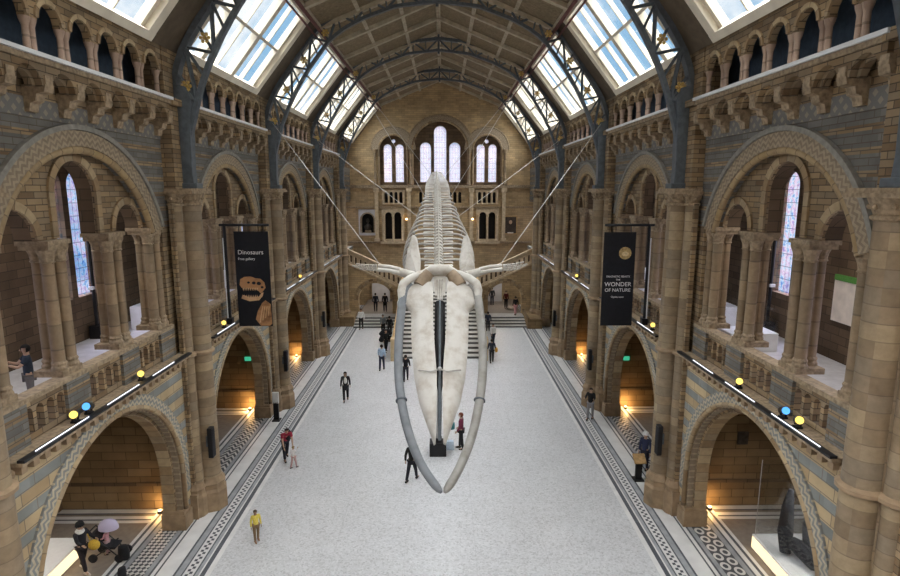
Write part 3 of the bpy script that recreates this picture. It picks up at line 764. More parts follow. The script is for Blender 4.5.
for s in (-1, 1):
    S = SIDE[s]
    t = thing('stair_arch', '%s side flight of the stairs carried on a round arch at the far end' % S, 'stair', (s*6, 52, 0), 'side stair flights')
    fx = lambda u, v, w: (s*u, w, v)
    zb = lambda u: 2.85+(u-3.4)*.47
    b = MB(); b.plate([outline(3.36, 8.98, .6, 0, [])[:0] or [(3.36, .0), (4.42, .0), (4.42, 1.9)]+arc(5.98, 1.9, 1.56, PI, 0, 24)+[(7.54, .0), (8.98, .0), (8.98, zb(8.98)), (3.36, zb(3.36))]], fx, 52.0, 52.5); b.build('arch_wall', M['farwall'], t)
    holes = []
    for i in range(12):
        u = 3.75+i*.43; holes.append([(u, zb(u)+.3), (u+.2, zb(u+.2)+.3), (u+.2, zb(u+.2)+.95), (u, zb(u)+.95)])
    b = MB(); b.plate([[(3.36, zb(3.36)), (8.98, zb(8.98)), (8.98, zb(8.98)+1.25), (3.36, zb(3.36)+1.25)]]+holes, fx, 52.05, 52.3); b.build('balustrade', M['ashlar'], t)
    b = MB(); b.plate([[(3.36, zb(3.36)), (8.98, zb(8.98)), (8.98, zb(8.98)+1.2), (3.36, zb(3.36)+1.2)]], fx, 53.2, 53.4); b.build('rear_shade_plate', M['darkstone'], t)  # far-side balustrade as a dark plate, standing in for shade behind the slots
    b = MB(); b.prism([(3.36, zb(3.36)-.02), (8.98, zb(8.98)-.02), (8.98, zb(8.98)+.13), (3.36, zb(3.36)+.13)], fx, 51.92, 52.1); b.build('string_course', M['ashlar'], t)
    b = MB(); b.prism([(3.3, zb(3.3)+1.25), (8.98, zb(8.98)+1.25), (8.98, zb(8.98)+1.42), (3.3, zb(3.3)+1.42)], fx, 51.95, 52.4); b.build('handrail', M['ashlar'], t)
    b = MB(); b.ring(fx, 5.98, 1.9, 1.58, 1.98, 51.93, 52.0, 28); b.build('voussoirs', M['vous'], t)
    b = MB(); b.prism([(3.36, zb(3.36)), (8.98, zb(8.98)), (8.98, zb(8.98)-.3), (3.36, zb(3.36)-.3)], fx, 52.5, 57.5); b.build('flight', M['darkstone'], t)  # slab extended far behind the stair to darken the passage beneath
    t = thing('end_steps', 'shallow grey stone steps up to the %s end arch' % S, 'steps', (s*5.9, 49.5, 0), 'steps before the end arches')
    for i in range(4):
        b = MB(); b.box(*sorted((s*(3.6 if s < 0 else 3.6), s*7.6)), 48.9+i*.55, 52.0, .15*i, .15*i+.12, 1); b.box(*sorted((s*3.6, s*7.6)), 48.87+i*.55, 52.0 if i < 3 else 52.0, .15*i+.12, .15*(i+1), 0); b.build('step', [M['tread'], M['riser']], t)
    b = MB(); b.box(*sorted((s*4.4, s*7.56)), 52.0, 58.9, 0, .6); b.build('upper_floor', M['f_taupe'], t)
    b = MB(); a, e = sorted((s*3.5, s*7.0)) if s < 0 else (3.9, 6.3)
    p = b; p.box(a, e if s > 0 else -5.2, 57.8, 57.9, .6, 3.6); tag(p.build('display_screen', M['greypanel']), 'pale grey screen seen through the %s end arch' % S, 'screen')
b = MB(); b.box(7.62, 8.9, 48.4, 51.95, 0, .85); b.box(7.6, 7.75, 48.2, 52, .85, 1.0)
tag(b.build('low_wall', M['alcove']), 'low brown stone wall beside the right end steps', 'wall')
b = MB(); b.box(-8.9, -7.62, 49.4, 51.95, 0, .85)
tag(b.build('low_wall', M['alcove']), 'low brown stone wall beside the left end steps', 'wall')

for s in (-1, 1):
    t = thing('arch_fill_light', 'small added fill light inside the %s end arch' % SIDE[s], 'lamp', (s*5.9, 54.8, 3.3), 'added end arch fill lights')  # lamp added to brighten the screen inside the arch
    b = MB(); b.lathe((s*5.9, 54.8, 3.3), [(.16, 0), (.2, .05), (.2, .1)], 14); b.tube([(s*5.9, 54.8, 3.4), (s*5.9, 54.8, 3.75)], .02, 6); b.build('housing', M['white_ledge'], t)
    l = bpy.data.lights.new('arch_fill_lamp', 'POINT'); l.energy = 45; l.color = (1, .93, .85); l.shadow_soft_size = .15
    lo = bpy.data.objects.new('arch_fill_lamp', l); C.objects.link(lo); lo.parent = t; lo.location = (0, 0, -.2)
# niche bust, portrait, wall lamps
t = thing('bust', 'dark bust in the round-headed niche on the left of the end wall', 'statue', (-7.45, 59.25, 7.55))
b = MB(); b.box(-7.75, -7.15, 59.1, 59.45, 7.55, 7.8); b.build('pedestal', M['carve'], t)
b = MB(); b.lathe((-7.45, 59.25, 7.8), [(.18, 0), (.36, .25), (.38, .45), (.2, .6), (.1, .66), (.1, .76)], 14, sy=.6); b.ball((-7.45, 59.22, 8.78), .2, 12, 8, sx=.8, sz=1.15); b.ball((-7.45, 59.04, 8.75), .05, 6, 4); b.build('figure', M['bronze'], t, smooth=True)
t = thing('niche_frame', 'grey stone frame around the bust niche on the end wall', 'frame', (-7.45, 59, 7.3))
b = MB(); b.plate([rect(-8.35, -6.55, 7.3, 9.95), loop_arch(-7.45, .64, 7.55, 8.9)], ff, 58.9, 59.0); b.build('surround', M['greypanel'], t)
b = MB(); b.arcroll(ff, -7.45, 8.9, .7, 58.88, .06, drop=1.3); b.build('arch_moulding', M['carve'], t)
t = thing('portrait', 'dark framed portrait on the right of the end wall', 'painting', (7.2, 58.95, 8.0))
b = MB(); b.box(6.5, 7.9, 58.85, 58.99, 7.4, 9.3); b.build('frame', M['wood'], t)
b = MB(); b.box(6.62, 7.78, 58.83, 58.86, 7.52, 9.18); b.build('canvas', M['canvas'], t)
b = MB(); b.ball((7.2, 58.83, 8.65), .17, 10, 6, sy=.15, sz=1.2); b.build('painted_face', cloth((.45, .30, .2)), t)
b = MB(); b.box(6.9, 7.5, 58.81, 58.835, 7.5, 7.62); b.build('name_plate', M['paper'], t)
for x, S in ((-3.45, 'left'), (3.3, 'right')):
    t = thing('wall_lamp', 'small warm wall lamp on the end wall, %s of the whale ribs' % S, 'lamp', (x, 58.9, 8.9), 'wall lamps on the end wall')
    b = MB(); b.box(x-.05, x+.05, 58.75, 58.99, 8.8, 8.9); b.build('bracket', M['black'], t)
    b = MB(); b.ball((x, 58.75, 8.97), .10, 10, 6); b.build('globe', M['warm'], t)

# ------------------------------------------------------------------ whale
wh = thing('whale_skeleton', 'huge pale whale skeleton diving head first through the middle of the hall', 'skeleton', (0.15, 22, 8.9))
def V(*a): return Vector(a)
for nm, mat, P in (('lower_jaw', 'bone_jawL', [(-1.05, 21.55, 8.35), (-1.23, 21.04, 7.98), (-1.3, 20.29, 7.13), (-1.32, 19.65, 6.37), (-1.25, 18.8, 5.55), (-1.06, 17.95, 4.8), (-.8, 17.23, 4.18), (-.45, 16.44, 3.72), (-.1, 15.88, 3.43), (.2, 15.5, 3.25)]),
                   ('lower_jaw', 'bone_jawR', [(1.39, 21.52, 8.35), (1.57, 21.01, 7.98), (1.65, 20.25, 7.13), (1.68, 19.61, 6.37), (1.6, 18.76, 5.55), (1.41, 17.92, 4.8), (1.17, 17.21, 4.18), (.84, 16.42, 3.72), (.55, 15.87, 3.43), (.31, 15.5, 3.25)])):
    Q = []
    for i in range(len(P)-1):
        a, c = V(*P[i]), V(*P[i+1]); p0 = V(*P[max(i-1, 0)]); p3 = V(*P[min(i+2, len(P)-1)])
        for j in range(3):
            u = j/3; Q.append(.5*((2*a)+(c-p0)*u+(2*p0-5*a+4*c-p3)*u*u+(3*a-p0-3*c+p3)*u**3))
    Q.append(V(*P[-1])); n = len(Q)
    rad = [.20-.04*(i/(n-1)) if i/(n-1) < .93 else .13 for i in range(n)]; rad[0] = .26; rad[1] = .24; rad[-1] = .07
    b = MB(); b.tube(Q, rad, 14, flat=.82); jaw = b.build(nm, M[mat], wh, smooth=True); jaw['label'] = 'blue-grey lower jaw bone' if mat[-1] == 'L' else 'warm grey lower jaw bone'
    c = Q[int(n*.52)]; d = (Q[int(n*.52)+1]-Q[int(n*.52)-1]).normalized(); b = MB(); b.tube([c-d*.025, c+d*.025], .197, 14); b.build('steel_band', M['iron'], jaw)
st_ = [(272, 21.79, 8.85), (300, 20.91, 7.93), (350, 19.34, 6.45), (400, 17.99, 5.13), (442, 16.91, 4.16), (450, 16.7, 3.98)]
def axis(py):
    for (a, y0, z0), (b_, y1, z1) in zip(st_, st_[1:]):
        if py <= b_ or b_ == 450: u = (py-a)/(b_-a); return V(.15, y0+(y1-y0)*u, z0+(z1-z0)*u)
NRM = V(0, -.69, .724)
outs = [(284, 1.02, .30), (288, 1.32, .26), (292, 1.44, .25), (298, 1.44, .25), (303, 1.34, .25), (308, 1.10, .25), (316, 1.05, .25), (330, 1.04, .23), (350, .98, .17), (375, .88, .10), (400, .68, .10), (418, .47, .11), (434, .28, .12), (443, .18, .12)]
for s in (-1, 1):
    b = MB(); vs = []; ns = 12
    for i, (py, xo, xi) in enumerate(outs):
        a = axis(py); tw = xo-xi
        prof = []
        th = .10+.16*min(1, tw)
        for j in range(6):
            u = j/5; top = .16*math.exp(-((u-.05)/.18)**2)+.10*math.sin(PI*u)-.16*u*u*(1 if py > 306 else .3)
            prof.append((xi+tw*u, top))
        for j in range(5, -1, -1):
            u = j/5; prof.append((xi+tw*u, -.16*u*u-th*(1-.5*u)-.02))
        vs += [a+V(s*x, 0, 0)+NRM*h_ for x, h_ in prof]
    n = len(outs)
    fs = [(i*ns+j, i*ns+(j+1) % ns, (i+1)*ns+(j+1) % ns, (i+1)*ns+j) for i in range(n-1) for j in range(ns)]+[tuple(range(ns)), tuple(range((n-1)*ns, n*ns))]
    b.add(vs, fs); b.build('upper_jaw_plate', M['bone'], wh, smooth=True)
    # cheekbone arch sweeping from the back of the skull round to the side
    pts = [axis(py)+V(s*x, 0, 0)+NRM*h_ for py, x, h_ in ((273, .45, .05), (276, .75, .12), (281, 1.12, .16), (286, 1.38, .14), (292, 1.44, .08), (299, 1.42, -.02), (304, 1.3, -.1))]
    b = MB(); b.tube(pts, [.12, .14, .15, .16, .16, .14, .1], 12); b.build('cheekbone', M['bone'], wh, smooth=True)
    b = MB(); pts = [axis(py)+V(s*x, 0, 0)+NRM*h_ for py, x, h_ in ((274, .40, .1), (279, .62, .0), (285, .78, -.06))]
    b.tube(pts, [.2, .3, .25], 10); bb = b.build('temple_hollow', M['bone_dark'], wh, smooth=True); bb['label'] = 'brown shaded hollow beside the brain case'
    b = MB(); c = axis(302)+V(s*1.42, 0, 0)+NRM*(-.12); b.ball(c, .2, 10, 7, sx=.9, sz=1.2); b.build('jaw_joint', M['bone'], wh, smooth=True)
b = MB(); b.tube([axis(272)+V(-.62, 0, -.05), axis(272)+V(-.3, 0, .08), axis(272)+V(.3, 0, .08), axis(272)+V(.62, 0, -.05)], [.14, .22, .22, .14], 12); b.build('occipital_crest', M['bone'], wh, smooth=True)
b = MB(); b.prism([(-.22, 0), (.22, 0), (.2, .95), (-.2, .95)], lambda u, v, w: tuple(axis(275)+V(u, 0, 0)+V(0, -.74, -.67)*v+NRM*w), -.2, -.05); b.build('brain_case', M['bone'], wh)
for x in (-.1, 0, .1):
    b = MB(); b.tube([axis(280)+V(x, 0, 0), axis(300)+V(x*.7, 0, 0)], [.035, .03], 8); b.build('nasal_bone', M['bone_rib'], wh)
b = MB(); b.tube([axis(300)+NRM*-.22, axis(350)+NRM*-.25, axis(376)+NRM*-.24, axis(392)+NRM*-.2], [.2, .2, .15, .05], 10); vb = b.build('slot_shade_core', M['black'], wh); vb['label'] = 'dark slot between the jaw plates'  # black core standing in for the shade in the slot, not a bone
b = MB(); b.tube([axis(300)+NRM*-.02, axis(345)+NRM*-.02, axis(374)+NRM*-.02, axis(404)+NRM*-.04, axis(440)+NRM*-.04], [.035, .04, .05, .07, .05], 8); b.build('snout_rod', M['iron'], wh)
b = MB(); c = axis(374)+NRM*.2; b.tube([c+V(-.72, 0, .02), c+V(-.3, 0, -.03), c+NRM*.1, c+V(.3, 0, -.03), c+V(.72, 0, .02)], .03, 8); b.ball(c+NRM*.12, .08, 8, 6); b.build('steel_bracket', M['steel'], wh)
# spine
AX = [(.11, 22.1, 8.78), (.10, 22.6, 8.95), (.07, 25.5, 9.76), (.02, 28.71, 10.72), (-.03, 32.42, 11.67), (-.1, 36.64, 12.56), (-.16, 39.9, 13.35)]
def cat(P, t):
    n = len(P)-1; t = max(0, min(t, n-1e-6)); i = int(t); u = t-i
    p0, a, c, p3 = (Vector(P[max(i-1, 0)]), Vector(P[i]), Vector(P[i+1]), Vector(P[min(i+2, n)]))
    return .5*((2*a)+(c-p0)*u+(2*p0-5*a+4*c-p3)*u*u+(3*a-p0-3*c+p3)*u**3)
fine = [cat(AX, i*6/400) for i in range(401)]
cum = [0]
for a, c in zip(fine, fine[1:]): cum.append(cum[-1]+(c-a).length)
def at(d):
    import bisect
    i = min(max(bisect.bisect(cum, d)-1, 0), 398); u = (d-cum[i])/(cum[i+1]-cum[i]); p = fine[i].lerp(fine[i+1], u)
    return p, (fine[i+1]-fine[i]).normalized()
TOT = cum[-1]; NV = 46
d = .35
for i in range(NV):
    u = i/(NV-1)
    step = (TOT-.6)/NV*(1.0 if i > 5 else .8)
    p, T = at(d); UP = V(1, 0, 0).cross(T); UP = UP if UP.z > 0 else -UP
    r = .20 if u < .75 else .20*(1-(u-.75)/.25*.75)
    b = MB(); b.tube([p-T*step*.25, p-T*step*.15, p+T*step*.15, p+T*step*.25], [r, r*.82, r*.82, r], 12)
    hs = (.18+.22*min(1, u/.35)) if u < .8 else .40*(1-(u-.8)/.2)+.05
    tw = (.34+.16*min(1, u*3)) if u < .85 else .50*(1-(u-.85)/.15*.5)
    b.tube([p+UP*r*.8, p+UP*(r+hs*.6)+T*.06, p+UP*(r+hs)+T*.14], [.06, .045, .055], 6, flat=.6, up=tuple(T))
    for q in (-1, 1):
        b.tube([p+V(q*r*.8, 0, 0), p+V(q*(r+tw*.5), 0, 0)+T*.02, p+V(q*(r+tw), 0, 0)-UP*.04+T*.10], [.06, .065, .085], 6, flat=.4, up=tuple(T))
    b.build('vertebra', M['bone'], wh, smooth=True)
    d += step
# ribs
for i in range(15):
    p, T = at(.95+i*.60); UP = V(1, 0, 0).cross(T); UP = UP if UP.z > 0 else -UP
    W = .86+.52*math.sin(PI*min(1, (i+2.5)/13)); H_ = 1.55*math.sin(PI*min(1, (i+3.2)/17))+.25
    if i > 11: W *= 1-.12*(i-11); H_ *= 1-.15*(i-11)
    for q in (-1, 1):
        pts = []
        for j in range(11):
            a = j/10; th = -.35+a*2.35
            pts.append(p+V(q*(.22+W*math.sin(min(PI*.5, max(0, (th+.35)*.8)))*(1 if th < 1.6 else 1-.35*(th-1.6))), 0, 0)+UP*(.10-H_*(1-math.cos(max(0, th)))*.62)+T*(.5*a+.15*a*a))
        b = MB(); b.tube(pts, [.045]+[.05]*8+[.045, .03], 8, flat=.85); b.build('rib', M['bone_rib'], wh, smooth=True)
# shoulder blades, flippers
for s in (-1, 1):
    o_ = .15
    P0 = V(o_+s*1.02, 22.5, 8.75)
    fan = [V(o_+s*.86, 22.3, 8.55), V(o_+s*1.42, 22.75, 8.75), V(o_+s*1.34, 23.3, 9.5), V(o_+s*1.14, 23.7, 10.15), V(o_+s*1.02, 23.65, 10.05), V(o_+s*.84, 23.0, 9.2)]
    b = MB(); nn = V(-s*.6, .55, -.4).normalized()
    c0 = sum(fan, V(0, 0, 0))/6
    vs = fan+[c0-nn*.12]+[q+nn*.1 for q in fan]; fs = [(j, (j+1) % 6, 6) for j in range(6)]+[tuple(range(12, 6, -1))]+[(j, (j+1) % 6, 7+(j+1) % 6, 7+j) for j in range(6)]
    b.add(vs, fs); b.build('shoulder_blade', M['bone_rib'], wh)
    sh = V(o_+s*1.28, 22.75, 8.62)
    b = MB(); b.tube([V(o_+s*1.0, 22.5, 8.6), sh, V(o_+s*1.62, 22.8, 8.72)], [.17, .2, .16], 10); b.build('upper_arm_bone', M['bone'], wh, smooth=True)
    for dz, dy in ((.05, .06), (-.07, -.08)):
        b = MB(); b.tube([V(o_+s*1.6, 22.8+dy, 8.74+dz), V(o_+s*2.05, 22.82+dy, 8.86+dz*1.2), V(o_+s*2.5, 22.84+dy, 8.88+dz)], [.10, .075, .09], 8); b.build('forearm_bone', M['bone'], wh, smooth=True)
    for j, (dz, L) in enumerate(((.08, .85), (.03, 1.0), (-.03, .92), (-.09, .7))):
        b = MB(); L_ = L
        for q in range(5):
            a, e = q/5, (q+.85)/5; yb = lambda a: V(o_+s*(2.55+L_*a), 22.86, 8.88+dz*(1+a*(.3 if s < 0 else .8))+(.05 if s < 0 else .09)*a*a*(1 if dz > 0 else 1.6))
            b.tube([yb(a), yb((a+e)/2), yb(e)], [.06*(1-.4*a), .04*(1-.4*a), .055*(1-.4*a)], 6)
        b.build('finger_bones', M['bone'], wh, smooth=True)

# cables that carry the skeleton
cabs = [((-8.4, 30.3, 15.3), (-2.3, 23.0, 9.0), 'steel cable from the left second roof arch to the whale left flipper'), ((8.4, 30.3, 15.3), (2.6, 23.0, 9.0), 'steel cable from the right second roof arch to the whale right flipper'),
        ((-5.9, 40.5, 19.7), (-.7, 31.5, 11.6), 'steel cable from the left roof knee to the whale mid spine'), ((5.9, 40.5, 19.7), (.7, 31.5, 11.6), 'steel cable from the right roof knee to the whale mid spine'),
        ((-5.9, 50.7, 19.7), (-.35, 37.0, 12.7), 'steel cable from the far left roof knee to the whale tail'), ((5.9, 50.7, 19.7), (.3, 37.0, 12.7), 'steel cable from the far right roof knee to the whale tail'),
        ((-8.3, 40.5, 15.3), (-.9, 28.5, 10.6), 'steel cable from the third left roof arch to the whale ribs'), ((8.3, 40.5, 15.3), (.95, 28.5, 10.6), 'steel cable from the third right roof arch to the whale ribs')]
for a, c, lab in cabs:
    b = MB(); b.tube([a, c], .012, 6); tag(b.build('suspension_cable', M['steel']), lab, 'cable', 'whale suspension cables')
t = thing('support_stand', 'black floor plinth with a thin steel post below the whale snout', 'stand', (.02, 24.6, 0))
b = MB(); b.box(-.36, .40, 24.3, 24.95, 0, .62); b.box(-.16, .2, 24.45, 24.8, .62, .8); b.build('plinth', M['black'], t, bevel=.02)
b = MB(); b.tube([(.02, 24.62, .8), (.05, 24.3, 2.2), (.1, 23.4, 5.2)], [.09, .07, .06], 10); b.build('post', M['steel'], t)

# ------------------------------------------------------------------ banners on masts
def text_mb(mb, txt, size, x, z, y, align='LEFT', mi=0, sx=1.0):
    cu = bpy.data.curves.new('tmp', 'FONT'); cu.body = txt; cu.size = size; cu.align_x = align; cu.extrude = .004; cu.resolution_u = 3
    ob = bpy.data.objects.new('tmp', cu); me = bpy.data.meshes.new_from_object(ob)
    mb.add([(x+v.co.x*sx, y+v.co.z, z+v.co.y) for v in me.vertices], [tuple(p.vertices) for p in me.polygons], mi)
    bpy.data.objects.remove(ob); bpy.data.curves.remove(cu); bpy.data.meshes.remove(me)
def mast(s, y):
    t = thing('banner_mast', 'black mast and crossbar on the %s second balcony, holding a banner' % SIDE[s], 'mast', (s*8.8, y, 6.33))
    b = MB(); b.box(*sorted((s*8.68, s*8.92)), y-.12, y+.12, 6.33, 6.6); b.build('foot', M['black'], t)
    b = MB(); b.tube([(s*8.8, y, 6.3), (s*8.8, y, 10.58)], .06, 10); b.build('post', M['black'], t)
    b = MB(); b.tube([(s*9.0, y, 10.53), (s*6.95, y, 10.53)], .05, 8); b.build('crossbar', M['black'], t)
    b = MB(); b.tube([(s*8.86, y-.08, 6.5), (s*8.86, y-.08, 10.0)], .02, 6); b.build('cable', M['white_ledge'], t)
    return t
mast(-1, 23.9); mast(1, 23.6)
banner_m = m_plain('black_banner_cloth', (.008, .009, .013), .6, var=.2)
fossil = m_bone('fossil_brown', (.42, .22, .10), (.12, .055, .025))
fossil_hi = m_bone('fossil_tan', (.62, .40, .22), (.35, .19, .09))
by = 23.82
t = thing('banner', 'black hanging banner with a brown dinosaur skull, on the left', 'banner', (-7.7, by, 6.25), 'hall banners')
xa, xb, za, zb_ = -8.40, -6.98, 6.25, 10.22
b = MB(); b.box(xa, xb, by, by+.02, za, zb_); b.build('cloth', banner_m, t)
b = MB(); b.box(xa, xb, by-.01, by+.03, zb_, zb_+.05); b.tube([(xa+.2, by+.01, zb_), (xa+.2, by+.06, 10.5)], .012, 6); b.tube([(xb-.2, by+.01, zb_), (xb-.2, by+.06, 10.5)], .012, 6); b.build('hanging_rod', M['black'], t)
b = MB(); text_mb(b, 'Dinosaurs', .26, xa+.12, 9.32, by-.004); text_mb(b, 'Free gallery', .15, xa+.12, 9.08, by-.004); b.build('lettering', m_plain('banner_white', (.8, .8, .8), .6, var=.03), t)
fy = lambda u, v, w: (xa+u, w, za+v)
b = MB()
b.prism([(.12, 1.78), (.16, 2.02), (.34, 2.12), (.58, 2.14), (.80, 2.06), (1.0, 2.04), (1.16, 1.88), (1.2, 1.66), (1.08, 1.5), (.98, 1.42), (.86, 1.56), (.60, 1.62), (.36, 1.66), (.2, 1.66)], fy, by-.012, by-.002, 0)
b.prism([(.16, 1.2), (.5, 1.08), (.9, 1.12), (1.06, 1.3), (1.1, 1.46), (1.02, 1.44), (.9, 1.28), (.5, 1.24), (.22, 1.36)], fy, by-.012, by-.002, 1)
for i in range(9): x = .24+i*.075; b.prism([(x, 1.66), (x+.05, 1.65), (x+.02, 1.52)], fy, by-.014, by-.002, 1)
for i in range(8): x = .28+i*.075; b.prism([(x, 1.25), (x+.05, 1.24), (x+.025, 1.36)], fy, by-.014, by-.002, 1)
for (x, z, r) in ((.72, 1.86, .08), (.93, 1.84, .09), (.5, 1.88, .06), (1.06, 1.68, .06)): b.prism([(x+r*math.cos(a*PI/6), z+r*.8*math.sin(a*PI/6)) for a in range(12)], fy, by-.016, by-.012, 2)
b.prism([(.92, .02), (.72, .3), (.82, .66), (1.02, 1.0), (1.16, 1.12), (1.38, .95), (1.40, .1), (1.3, .02)], fy, by-.012, by-.002, 0)
for i in range(4): b.prism([(.86+i*.12, .15+i*.1), (.92+i*.12, .15+i*.1), (1.06+i*.09, .86), (1.02+i*.09, .86)], fy, by-.016, by-.012, 1)
b.build('skull_picture', [fossil, fossil_hi, banner_m], t)
by = 23.52
xa, xb, za, zb_ = 6.92, 8.24, 6.3, 10.2
t = thing('banner', 'black hanging banner with white lettering and a golden form, on the right', 'banner', (7.6, by, 6.3), 'hall banners')
b = MB(); b.box(xa, xb, by, by+.02, za, zb_); b.build('cloth', banner_m, t)
b = MB(); b.box(xa, xb, by-.01, by+.03, zb_, zb_+.05); b.tube([(xa+.2, by+.01, zb_), (xa+.2, by+.06, 10.5)], .012, 6); b.tube([(xb-.2, by+.01, zb_), (xb-.2, by+.06, 10.5)], .012, 6); b.build('hanging_rod', M['black'], t)
b = MB(); xc = (xa+xb)/2
text_mb(b, 'FANTASTIC BEASTS', .115, xc, 8.36, by-.004, 'CENTER', sx=.98); text_mb(b, 'THE', .10, xc, 8.23, by-.004, 'CENTER'); text_mb(b, 'WONDER', .25, xc, 7.99, by-.004, 'CENTER'); text_mb(b, 'OF NATURE', .20, xc, 7.76, by-.004, 'CENTER')
text_mb(b, 'Opens soon', .11, xc, 7.50, by-.004, 'CENTER'); b.build('lettering', m_plain('banner_white_b', (.8, .8, .82), .6, var=.03), t)
fy = lambda u, v, w: (xa+u, w, za+v)
b = MB(); b.prism([(.9+.26*math.cos(a*PI/8), 3.08+.26*math.sin(a*PI/8)) for a in range(16)], fy, by-.012, by-.002, 0); b.prism([(.9+.14*math.cos(a*PI/8), 3.05+.1*math.sin(a*PI/8)) for a in range(16)], fy, by-.016, by-.012, 1)
b.build('golden_roundel', [m_plain('dull_gold_print', (.42, .30, .13), .6, var=.4, scale=12), m_plain('pale_gold_print', (.65, .52, .3), .6, var=.3, scale=12)], t)

# ------------------------------------------------------------------ small fittings
for s in (-1, 1):
    S = SIDE[s]; base = None
    for k, wd in ((1, 'nearest'), (2, 'middle'), (3, 'farthest')):
        y = pierY(k)-.42
        if base is None:
            base = thing('column_speaker', '', 'loudspeaker', (s*8.3, y, 2.2), 'loudspeakers on the piers')
            b = MB(); b.box(*sorted((s*8.22, s*8.40)), y-.16, y+.12, 2.2, 3.35); b.build('cabinet', M['black'], base, bevel=.02)
            b = MB(); b.box(*sorted((s*8.40, s*8.5)), y-.05, y+.2, 2.6, 3.0); b.build('bracket', M['iron'], base)
            b = MB(); b.box(*sorted((s*8.21, s*8.222)), y-.13, y+.09, 2.25, 3.3); b.build('grille', M['dk'], base)
            base['label'] = 'tall narrow black loudspeaker on the nearest speaker-bearing %s pier' % S; o = base
        else: dup(base, (0, DY*(k-1), 0), 'tall narrow black loudspeaker on the %s %s pier of the three that carry one' % (wd, S))
def spot(s, y, lens, label, ang):
    t = thing('spotlight', label, 'spotlight', (s*8.8, y, 6.33), 'spotlights along the balconies')
    x = s*8.8
    b = MB(); b.box(x-.08, x+.08, y-.08, y+.08, 6.33, 6.38); b.box(x-.02, x+.02, y-.12, y-.09, 6.38, 6.56); b.box(x-.02, x+.02, y+.09, y+.12, 6.38, 6.56); b.build('yoke', M['black'], t)
    D = V(math.sin(ang)*-s, -math.cos(ang), .35).normalized(); c = V(x, y, 6.53)
    b = MB(); b.tube([c-D*.2, c-D*.16, c+D*.12, c+D*.14], [.06, .09, .10, .11], 12); b.build('housing', M['black'], t, smooth=True)
    b = MB(); b.tube([c+D*.14, c+D*.15], .095, 12); b.build('lens', M[lens], t)
spot(-1, 13.45, 'yellow_glow', 'yellow-lensed spotlight on the nearest left balcony, beside a blue one', .4)
spot(-1, 14.0, 'blue_glow', 'blue-lensed spotlight on the nearest left balcony', .2)
spot(-1, 16.6, 'yellow_glow', 'yellow-lensed spotlight at the far end of the nearest left balcony', .4)
spot(1, 12.9, 'yellow_glow', 'yellow-lensed spotlight on the nearest right balcony, beside a blue one', .4)
spot(1, 13.5, 'blue_glow', 'blue-lensed spotlight on the nearest right balcony', .2)
spot(1, 15.7, 'yellow_glow', 'yellow-lensed spotlight at the far end of the nearest right balcony', .4)
spot(-1, 23.2, 'yellow_glow', 'yellow-lensed spotlight by the left banner mast', .3); spot(1, 22.6, 'yellow_glow', 'yellow-lensed spotlight on the right second balcony, nearer the camera than the mast', .3)
spot(-1, 26.5, 'yellow_glow', 'yellow-lensed spotlight on the left second balcony, beyond the banner', .3); spot(1, 26.2, 'yellow_glow', 'yellow-lensed spotlight on the right second balcony, beyond the banner', .3)
spot(-1, 36.0, 'yellow_glow', 'yellow-lensed spotlight on the third left balcony', .3); spot(1, 36.0, 'yellow_glow', 'yellow-lensed spotlight on the third right balcony', .3)

LAMPS = []
for s in (-1, 1):
    for k, wd in ((1, 'nearest'), (2, 'second'), (3, 'third')):
        y = pierY(k)-.55; x = s*10.38
        t = thing('floor_uplighter', 'small glowing warm uplighter on the floor of the %s %s alcove' % (wd, SIDE[s]), 'lamp', (x, y, 0), 'alcove uplighters')
        b = MB(); b.lathe((x, y, 0), [(.1, 0), (.1, .05), (.07, .1)], 12); b.build('body', M['black'], t)
        b = MB(); b.lathe((x, y, .1), [(.065, 0), (.065, .03), (.03, .05)], 12); b.build('lens', M['warm'], t)
        l = bpy.data.lights.new('uplight', 'POINT'); l.energy = 8 if k == 1 else 16; l.color = (1, .58, .22); l.shadow_soft_size = .12
        lo = bpy.data.objects.new('uplight', l); C.objects.link(lo); lo.parent = t; lo.location = (0, -.12, .3)
for s in (-1, 1):
    for k, wd in enumerate(('nearest',)):
        x, y = s*12.2, bayY(k)+1.5
        t = thing('added_fill_light', 'added unseen fill light in the %s %s gallery bay' % (wd, SIDE[s]), 'lamp', (x, y, 13.5), 'added gallery fill lights')  # invented fixture, out of view, added to brighten the gallery interior
        b = MB(); b.lathe((x, y, 13.38), [(.5, 0), (.55, .04), (.55, .12)], 20); b.build('housing', M['white_ledge'], t)
        l = bpy.data.lights.new('gallery_fill_lamp', 'AREA'); l.shape = 'DISK'; l.size = 1.0; l.energy = 70; l.color = (1, .95, .9)
        lo = bpy.data.objects.new('gallery_fill_lamp', l); C.objects.link(lo); lo.parent = t; lo.location = (0, 0, -.15)
# dark plaque on right alcove wall, exit signs
b = MB(); y = pierY(1)-.25; b.box(11.35, 11.75, y-.05, y, 2.5, 3.0); tag(b.build('wall_plaque', M['bronze']), 'small dark plaque on the wall of the nearest right alcove', 'plaque')
for s, x, y, z in ((-1, -10.4, pierY(2)-.3, 2.75), (1, 10.35, pierY(2)-.3, 2.7)):
    b = MB(); b.box(x-.17, x+.17, y-.06, y, z, z+.22); tag(b.build('exit_sign', M['green_sign']), 'green exit sign in the second %s alcove' % SIDE[s], 'sign')

